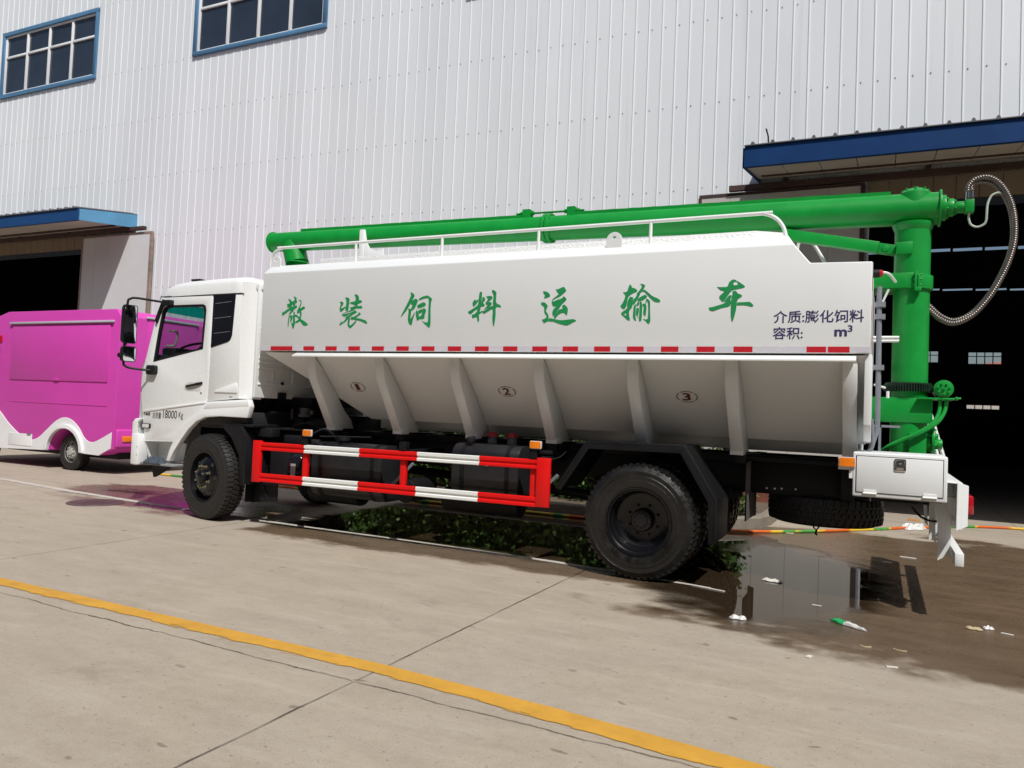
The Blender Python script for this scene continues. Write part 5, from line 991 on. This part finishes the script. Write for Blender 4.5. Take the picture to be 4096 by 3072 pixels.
    # roof visor line
# door details on the near side
b = B(); b.plate(rrect(-7.715, -7.365, 1.525, 1.635, .05, 5), .0495, .052, 'y')
YD = .05
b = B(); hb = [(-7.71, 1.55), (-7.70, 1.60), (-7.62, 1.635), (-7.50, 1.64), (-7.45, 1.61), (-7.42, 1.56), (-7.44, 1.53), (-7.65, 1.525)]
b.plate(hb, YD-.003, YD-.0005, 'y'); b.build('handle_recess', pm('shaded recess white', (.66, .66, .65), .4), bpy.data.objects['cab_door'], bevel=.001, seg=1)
b = B(); b.loft([[(-7.68+.022*i, YD-.004-.022*abs(math.sin(math.pi*i/13))**.5, 1.575+.0035*i-.014), (-7.68+.022*i, YD-.004-.03*abs(math.sin(math.pi*i/13))**.5, 1.575+.0035*i), (-7.68+.022*i, YD-.004-.022*abs(math.sin(math.pi*i/13))**.5, 1.575+.0035*i+.014+.006*(i > 8)), (-7.68+.022*i, YD-.002, 1.575+.0035*i)] for i in range(14)]); b.build('door_handle', BLACKP, bpy.data.objects['cab_door'])
b = B(); b.cyl((-7.41, YD-.004, 1.505), (-7.41, YD+.01, 1.505), .013, seg=14); b.build('lock', STEEL, bpy.data.objects['cab_door'])
b = B(); b.plate([(-8.40, 1.262), (-7.305, 1.405), (-7.305, 1.385), (-7.75, 1.325), (-8.40, 1.235)], YD-.010, YD+.002, 'y'); b.build('door_crease', CABW, bpy.data.objects['cab_door'], bevel=.004)
b = B(); b.plate([(-7.17, 1.545), (-6.84, 1.64), (-6.82, 1.60), (-6.82, 1.52), (-7.19, 1.52)], YD-.012, YD+.002, 'y'); b.build('panel_crease', CABW, bpy.data.objects['rear_quarter_panel'], bevel=.006)
b = B(); b.plate(rrect(-8.385, -8.255, 1.035, 1.095, .012), YD-.022, YD-.0005, 'y'); sl_ = b.build('side_lamp', BLACKP, bpy.data.objects['cab_door'], bevel=.003); b = B(); b.plate(rrect(-8.375, -8.265, 1.043, 1.087, .010), YD-.030, YD-.02, 'y'); b.build('lens', CLEARL, sl_, bevel=.004)
b = B(); text_bm(b, '160', -8.395, -8.275, 1.195, 1.237, YD-.0005, .04); b.build('lettering', BLACKP, bpy.data.objects['cab_door'], merge=False)
b = B(); text_bm(b, '总质量', -8.235, -8.080, 1.165, 1.243, YD-.0005, 0); text_bm(b, '18000', -8.045, -7.800, 1.175, 1.275, YD-.0005, .004); text_bm(b, 'Kg', -7.770, -7.695, 1.165, 1.262, YD-.0005, .002); b.build('lettering', BLACKP, bpy.data.objects['cab_door'], merge=False)
b = B(); b.plate(rrect(-6.945, -6.895, 1.467, 1.477, .002), YD-.002, YD-.0005, 'y'); b.build('small_badge', GALV, bpy.data.objects['rear_quarter_panel'])
# roof cap
b = B(); rg = []
for x, zt_, zb_, ins in ((-8.23, 2.715, 2.69, .03), (-8.20, 2.765, 2.69, .02), (-8.13, 2.83, 2.69, .01), (-8.0, 2.885, 2.695, .0), (-7.75, 2.912, 2.70, .0), (-7.3, 2.925, 2.705, .0), (-6.95, 2.93, 2.708, .0), (-6.84, 2.922, 2.708, .0), (-6.77, 2.89, 2.708, .045), (-6.70, 2.84, 2.715, .10)):
    h = zt_-zb_; y0 = .045+ins
    L_ = [(y0, zb_), (y0+.004, zb_+.55*h), (y0+.018, zb_+.72*h), (y0+.055, zb_+.86*h), (y0+.14, zb_+.96*h), (y0+.35, zt_)]
    rg.append([(x, y, z) for y, z in L_] + [(x, YF-y, z) for y, z in L_[::-1]])
b.loft(rg); rf = b.build('cab_roof', CABW, tk, ang=40)
b = B(); b.box(-8.21, -6.80, .046, .052, 2.693, 2.703); b.build('roof_seam', SEAM, rf)
b = B(); b.box(-8.0, -7.93, .35, .42, 2.895, 2.925); b.cyl((-7.95, .38, 2.91), (-7.92, .38, 2.955), .014, seg=8); b.box(-8.02, -7.86, .33, .45, 2.94, 2.965); b.build('roof_lamp', BLACKP, rf, bevel=.008)
# rear wall of the cab with pressings
b = B(); b.box(XC-.04, XC, .12, YF-.12, 1.475, 2.82); rw = b.build('cab_rear_wall', CABW, tk, bevel=.01)
b = B()
for z in (1.64, 1.83, 1.90, 1.95, 2.30): b.box(XC-.002, XC+.012, .16, YF-.16, z-.013, z+.013)
for y in (.40, .75, 1.15, 1.55, 1.9): b.box(XC-.002, XC+.010, y-.015, y+.015, 1.66, 1.80); b.box(XC-.002, XC+.010, y-.015, y+.015, 2.02, 2.27)
b.build('pressing', CABW, rw, bevel=.005)
b = B(); b.box(XC, XC+.03, .50, .62, 1.47, 1.55); b.cyl((XC, .56, 1.66), (XC+.02, .56, 1.66), .02, seg=12); b.build('rear_fitting', BLACKP, rw)
b = B(); b.box(-6.78, -6.60, .13, YF-.13, 2.735, 2.845); b.build('rear_cowl', CABW, tk, bevel=.03, seg=3)
# front: panel, windscreen, bumper
def fx(y, z):
    u = abs((y-CY)/1.1); rake = 0 if z < 1.8 else (z-1.8)*.285
    return -8.475-.13*(1-u**3.2)+rake
ys = [.05+2.2*i/20 for i in range(21)]
def frontgrid(b, z0, z1, n, off=0, ylim=None):
    zz = [z0+(z1-z0)*i/n for i in range(n+1)]; yy = [y for y in ys if ylim is None or ylim[0] <= y <= ylim[1]]; m_ = len(yy)
    b.add([(fx(y, z)+off, y, z) for z in zz for y in yy], [(i*m_+j, i*m_+j+1, (i+1)*m_+j+1, (i+1)*m_+j) for i in range(n) for j in range(m_-1)])
b = B(); frontgrid(b, 1.14, 1.80, 3); frontgrid(b, 1.80, 1.86, 1); b.build('front_panel', CABW, tk)
b = B(); b.cur = 0; frontgrid(b, 1.86, 2.53, 4, .004, (.1, 2.2)); b.cur = 1; frontgrid(b, 2.53, 2.67, 1, .004, (.1, 2.2)); b.build('windscreen', [GLASS, TEAL], tk)
b = B(); frontgrid(b, 2.66, 2.73, 1, -.002); b.build('front_header', CABW, tk)
def buf(y, o_): u = abs((y-CY)/1.17); return -8.49-.15*(1-u**4)+o_
b = B(); rg = []
yb = [-.02+2.34*i/24 for i in range(25)]
for z, o_ in ((.57, .02), (.60, 0), (1.10, -.02), (1.155, .03)):
    rg.append([(buf(y, o_), y, z) for y in yb] + [(buf(y, o_)+.10, y, z) for y in yb[::-1]])
b.loft(rg); b.box(-8.50, -8.365, -.027, .12, .578, .963); bm_ = b.build('front_bumper', CABW, tk, bevel=.012, seg=2)
b = B()
for z in (.70, .80, 1.05): b.cyl((-8.385, -.022, z), (-8.385, -.028, z), .009, seg=8)
b.build('bumper_bolt', STEEL, bm_)
# interior
b = B(); b.box(-8.47, -8.0, .12, 2.18, 1.2, 1.80); b.loft([[(-8.44, .12, 1.80), (-8.44, 2.18, 1.80), (-8.05, 2.18, 1.78), (-8.05, .12, 1.78)], [(-8.40, .15, 1.985), (-8.40, 2.15, 1.985), (-8.14, 2.15, 1.96), (-8.14, .15, 1.96)]]); b.box(-8.42, -8.16, .28, .92, 1.95, 2.075); b.box(-8.40, -8.25, 1.2, 1.6, 1.95, 2.04); b.box(-8.10, -8.04, .20, .24, 1.8, 2.0); b.box(-7.3, -7.0, .25, .8, 1.3, 2.3); b.box(-7.6, -7.05, .25, .8, 1.3, 1.5); b.box(-7.3, -7.0, 1.2, 2.1, 1.3, 2.25); b.box(-7.29, -6.86, .12, 2.18, 2.62, 2.69); b.box(-8.2, -6.7, .1, 2.2, 1.12, 1.3)
b.build('cab_interior', DASH, tk, bevel=.02)
b = B(); cst = Vector((-8.20, .60, 2.07)); ax = Vector((-.45, 0, 1)).normalized(); u_ = Vector((0, 1, 0)); v_ = ax.cross(u_)
b.tube([cst+(u_*math.cos(t)+v_*math.sin(t))*.215 for t in [2*math.pi*i/40 for i in range(41)]], .016, 8)
for a in (.3, 2.84, 4.7): b.tube([cst-ax*.03, cst+(u_*math.cos(a)+v_*math.sin(a))*.21], .014, 6)
b.cyl(cst-ax*.05, cst-ax*.01, .06, seg=16); b.tube([cst-ax*.04, cst-ax*.35], .03, 8); b.build('steering_wheel', BLACKP, tk)
b = B(); b.tube(smooth_path([(-8.14, .14, 2.28), (-8.10, .22, 2.27), (-8.09, .23, 2.24), (-8.10, .22, 2.12), (-8.13, .20, 2.09), (-8.17, .13, 2.085)], 5), .014, 8); b.build('grab_handle', BEIGE, tk)
# mirrors
b = B(); b.tube(smooth_path([(-8.03, .04, 2.61), (-8.22, -.06, 2.635), (-8.39, -.165, 2.655), (-8.44, -.205, 2.64), (-8.46, -.225, 2.58), (-8.465, -.23, 2.2), (-8.465, -.23, 1.86), (-8.455, -.215, 1.805), (-8.42, -.16, 1.78), (-8.30, -.02, 1.765), (-8.26, .02, 1.765)], 6), .0145, 10)
b.box(-8.09, -7.97, -.012, .05, 2.583, 2.645); b.plate([(-8.15, 2.66), (-8.05, 2.645), (-8.07, 2.585), (-8.145, 2.575), (-8.235, 2.36), (-8.265, 2.40)], .02, .051, 'y')
b.plate(rrect(-8.345, -8.19, 1.71, 1.83, .03, 4), .0, .05, 'y'); ma = b.build('mirror_arm', BLACKP, tk, bevel=.004)
def mirror(y0, y1, z0, z1, d, xg):
    b = B(); k = (y1-y0)*.16; o_ = rrect(y0, y1, z0, z1, .035, 5)
    b.loft([[(xg-d, (y0+y1)/2+(y-(y0+y1)/2)*.8, (z0+z1)/2+(z-(z0+z1)/2)*.92) for y, z in o_], [(xg-d*.5, y, z) for y, z in o_], [(xg, y, z) for y, z in o_]]); t = b.build('mirror', BLACKP, tk, ang=40)
    b = B(); gi = rrect(y0+.010, y1-.010, z0+.010, z1-.010, .028, 5); cyy, czz = (y0+y1)/2, (z0+z1)/2; n = len(gi)
    vs = [(xg+.002+.006*(1-1), y, z) for y, z in gi]+[(xg+.010, cyy, czz)]; b.add(vs, [(i, (i+1) % n, n) for i in range(n)])
    b.build('mirror_glass', MIRROR, t)
mirror(-.285, -.095, 2.085, 2.565, .075, -8.43); mirror(-.275, -.085, 1.855, 2.05, .075, -8.43)
b = B(); b.box(-8.46, -8.44, -.245, -.215, 2.06, 2.09); b.cyl((-8.465, -.30, 1.93), (-8.465, -.28, 1.93), .03, seg=12); b.build('mirror_knuckle', BLACKP, ma)

# ================================================================ small things
rnd = random.Random(11)
def crumple(name, c, rx, ry, h, mts, label, cat, seed, rot=0, grp=None, nx=14, ny=8, shape=None):
    r = random.Random(seed); b = B(); n0 = len(b.v); vs = []; ca, sa = math.cos(rot), math.sin(rot)
    ph = [r.uniform(0, 6) for _ in range(8)]
    def H(u, v):
        return abs(math.sin(3.1*u+ph[0])*math.cos(4.2*v+ph[1]))*.6 + abs(math.sin(7*u+5*v+ph[2]))*.35 + r.uniform(0, .25)
    for top in (1, 0):
        for i in range(nx+1):
            for j in range(ny+1):
                u, v = -1+2*i/nx, -1+2*j/ny
                wv_ = (1-.35*abs(u)**3) if shape is None else shape(u)
                edge = min(1, (1-abs(u))*4)*min(1, (1-abs(v))*3)
                x, y = u*rx*(1+.10*math.sin(5*v+ph[3])), v*ry*wv_*(1+.18*math.sin(6*u+ph[4]))
                z = c[2] + (.004 + h*H(u, v)*edge if top else 0)
                vs.append((c[0]+x*ca-y*sa, c[1]+x*sa+y*ca, z))
    m_ = (nx+1)*(ny+1); fs = []
    for t in (0, 1):
        for i in range(nx):
            for j in range(ny):
                a = t*m_+i*(ny+1)+j; f = (a, a+ny+1, a+ny+2, a+1); fs.append((f if t == 0 else f[::-1]))
    rim = [i*(ny+1) for i in range(nx+1)] + [nx*(ny+1)+j for j in range(1, ny+1)] + [i*(ny+1)+ny for i in range(nx-1, -1, -1)] + [j for j in range(ny-1, 0, -1)]
    for k in range(len(rim)): a, b2 = rim[k], rim[(k+1) % len(rim)]; fs.append((a, b2, b2+m_, a+m_))
    b.add(vs, fs)
    o = b.build(name, mts, org=(c[0], c[1], c[2]), ang=55)
    if len(b.f) and isinstance(mts, list):
        for p in o.data.polygons:
            if (p.center.x*ca+p.center.y*sa) < -rx*.15: p.material_index = 1
    return tag(o, label, cat, grp)
GL = 'scraps of litter on the wet concrete'
crumple('torn_wrapper', (-.86, .75, .004), .085, .04, .018, LITTER, 'white and shiny torn wrapper lying in the puddle right of the rear wheel', 'litter', 1, -.2, GL)
crumple('plastic_scrap', (-.91, -.79, .004), .055, .035, .022, PLAST, 'pale crumpled plastic scrap on the damp edge in front of the rear wheel', 'litter', 2, .1, GL)
crumple('green_tipped_bag', (-.18, -.50, .004), .15, .035, .022, [PLAST, LITTERG], 'thin plastic bag with a green end trailing across the wet concrete', 'litter', 3, -.75, GL, shape=lambda u: 1-.75*max(0, u))
def chip(name, c, l, wd, rot, mt, label, curl=0.):
    b = B(); n = 8; rg = []
    for i in range(n+1):
        t = i/n-.5; x = t*l; y = curl*(t*t*4-.4)*l*.4; ca, sa = math.cos(rot), math.sin(rot)
        f = lambda yy: (c[0]+x*ca-(y+yy)*sa, c[1]+x*sa+(y+yy)*ca)
        a, d = f(-wd/2), f(wd/2); z = .004+.006*abs(t)*2*abs(curl)+.004
        rg.append([(*a, .002), (*d, .002), (*d, z), (*a, z)])
    b.loft(rg); return tag(b.build(name, mt, org=(c[0], c[1], 0)), label, 'litter', GL)
chip('paper_strip', (-.37, -1.46), .05, .025, 1.2, LITTER, 'short white paper strip standing out on dry concrete below the puddle')
chip('bent_straw', (-.06, -1.02), .07, .010, .1, LITTERT, 'curled cream coloured stick on the wet concrete left of its looped neighbour', .5)
chip('looped_stick', (.14, -.98), .08, .010, -.15, LITTERT, 'cream looped stick on the wet concrete, right of the curled stick', .25)
chip('paper_strip', (.09, -1.39), .065, .02, .25, LITTER, 'small white slanted paper strip at the edge of the wet patch')
crumple('tan_paper_scrap', (.64, -.05, .004), .05, .03, .012, LITTERT, 'tan torn paper scrap near the right edge of the wet yard', 'litter', 5, -.1, GL)
crumple('plastic_scrap', (.735, .02, .004), .035, .025, .018, PLAST, 'small clear plastic scrap beside the tan paper at the right edge', 'litter', 6, .3, GL)
chip('paper_strip', (.84, -.07), .075, .02, -.35, LITTER, 'white paper strip farthest right on the wet yard')
chip('paper_strip', (-.43, 0.), .07, .014, -.1, LITTER, 'thin white paper strip in the wet between wrapper and green tipped bag')
chip('paper_strip', (.30, 3.05), .16, .035, -.15, LITTER, 'long white paper strip beyond the tail shadow under the tool box')
chip('paper_strip', (.09, 2.55), .09, .03, .1, LITTER, 'small white paper strip at the far side of the tail shadow')
chip('paint_flake', (-1.30, .08), .30, .018, -.25, LITTER, 'long thin white flake on the ground right of the rear tyre')
chip('dry_leaf', (-1.05, 4.05), .11, .06, .3, LITTERT, 'tan dry leaf lying at the foot of the kerb under the spare wheel', .4)
# hose with its wrapped joint
b = B(); hpth = [(-12, 3.2, .02), (-6, 3.35, .02), (-3.2, 3.42, .02), (-1.76, 3.61, .02), (-1.0, 4.15, .02), (-.05, 5.23, .02), (.35, 5.75, .02), (.77, 6.20, .02), (1.15, 6.62, .02), (1.55, 6.87, .02), (1.95, 7.0, .02), (3.0, 7.2, .02), (6, 7.6, .02)]
b.tube(smooth_path(hpth, 10), .019, 10); tag(b.build('garden_hose', hosemat(), org=(0, 5, 0)), 'orange, yellow and green striped hose running across the yard behind the truck', 'hose')
crumple('plastic_wrap', (.44, 5.84, .006), .19, .10, .075, PLAST, 'crumpled clear plastic wrapped round the striped hose', 'plastic wrap', 9, .8, None, 20, 14)
# cloth on the step
crumple('work_gloves', (-8.13, .05, .613), .16, .085, .075, CLOTH, 'dark blue grey work gloves lying crumpled on the cab step', 'gloves', 12, -.1, None, 22, 14)
b = B()
for i in range(9): b.plate(rrect(.40+.001*i, .58, 6.95+.028*i, 6.965+.028*i, .003), .002, .0045, 'z')
kind(b.build('orange_floor_mark', pm('orange floor paint', (.55, .24, .05), .8, var=.2, scale=30)), 'structure')
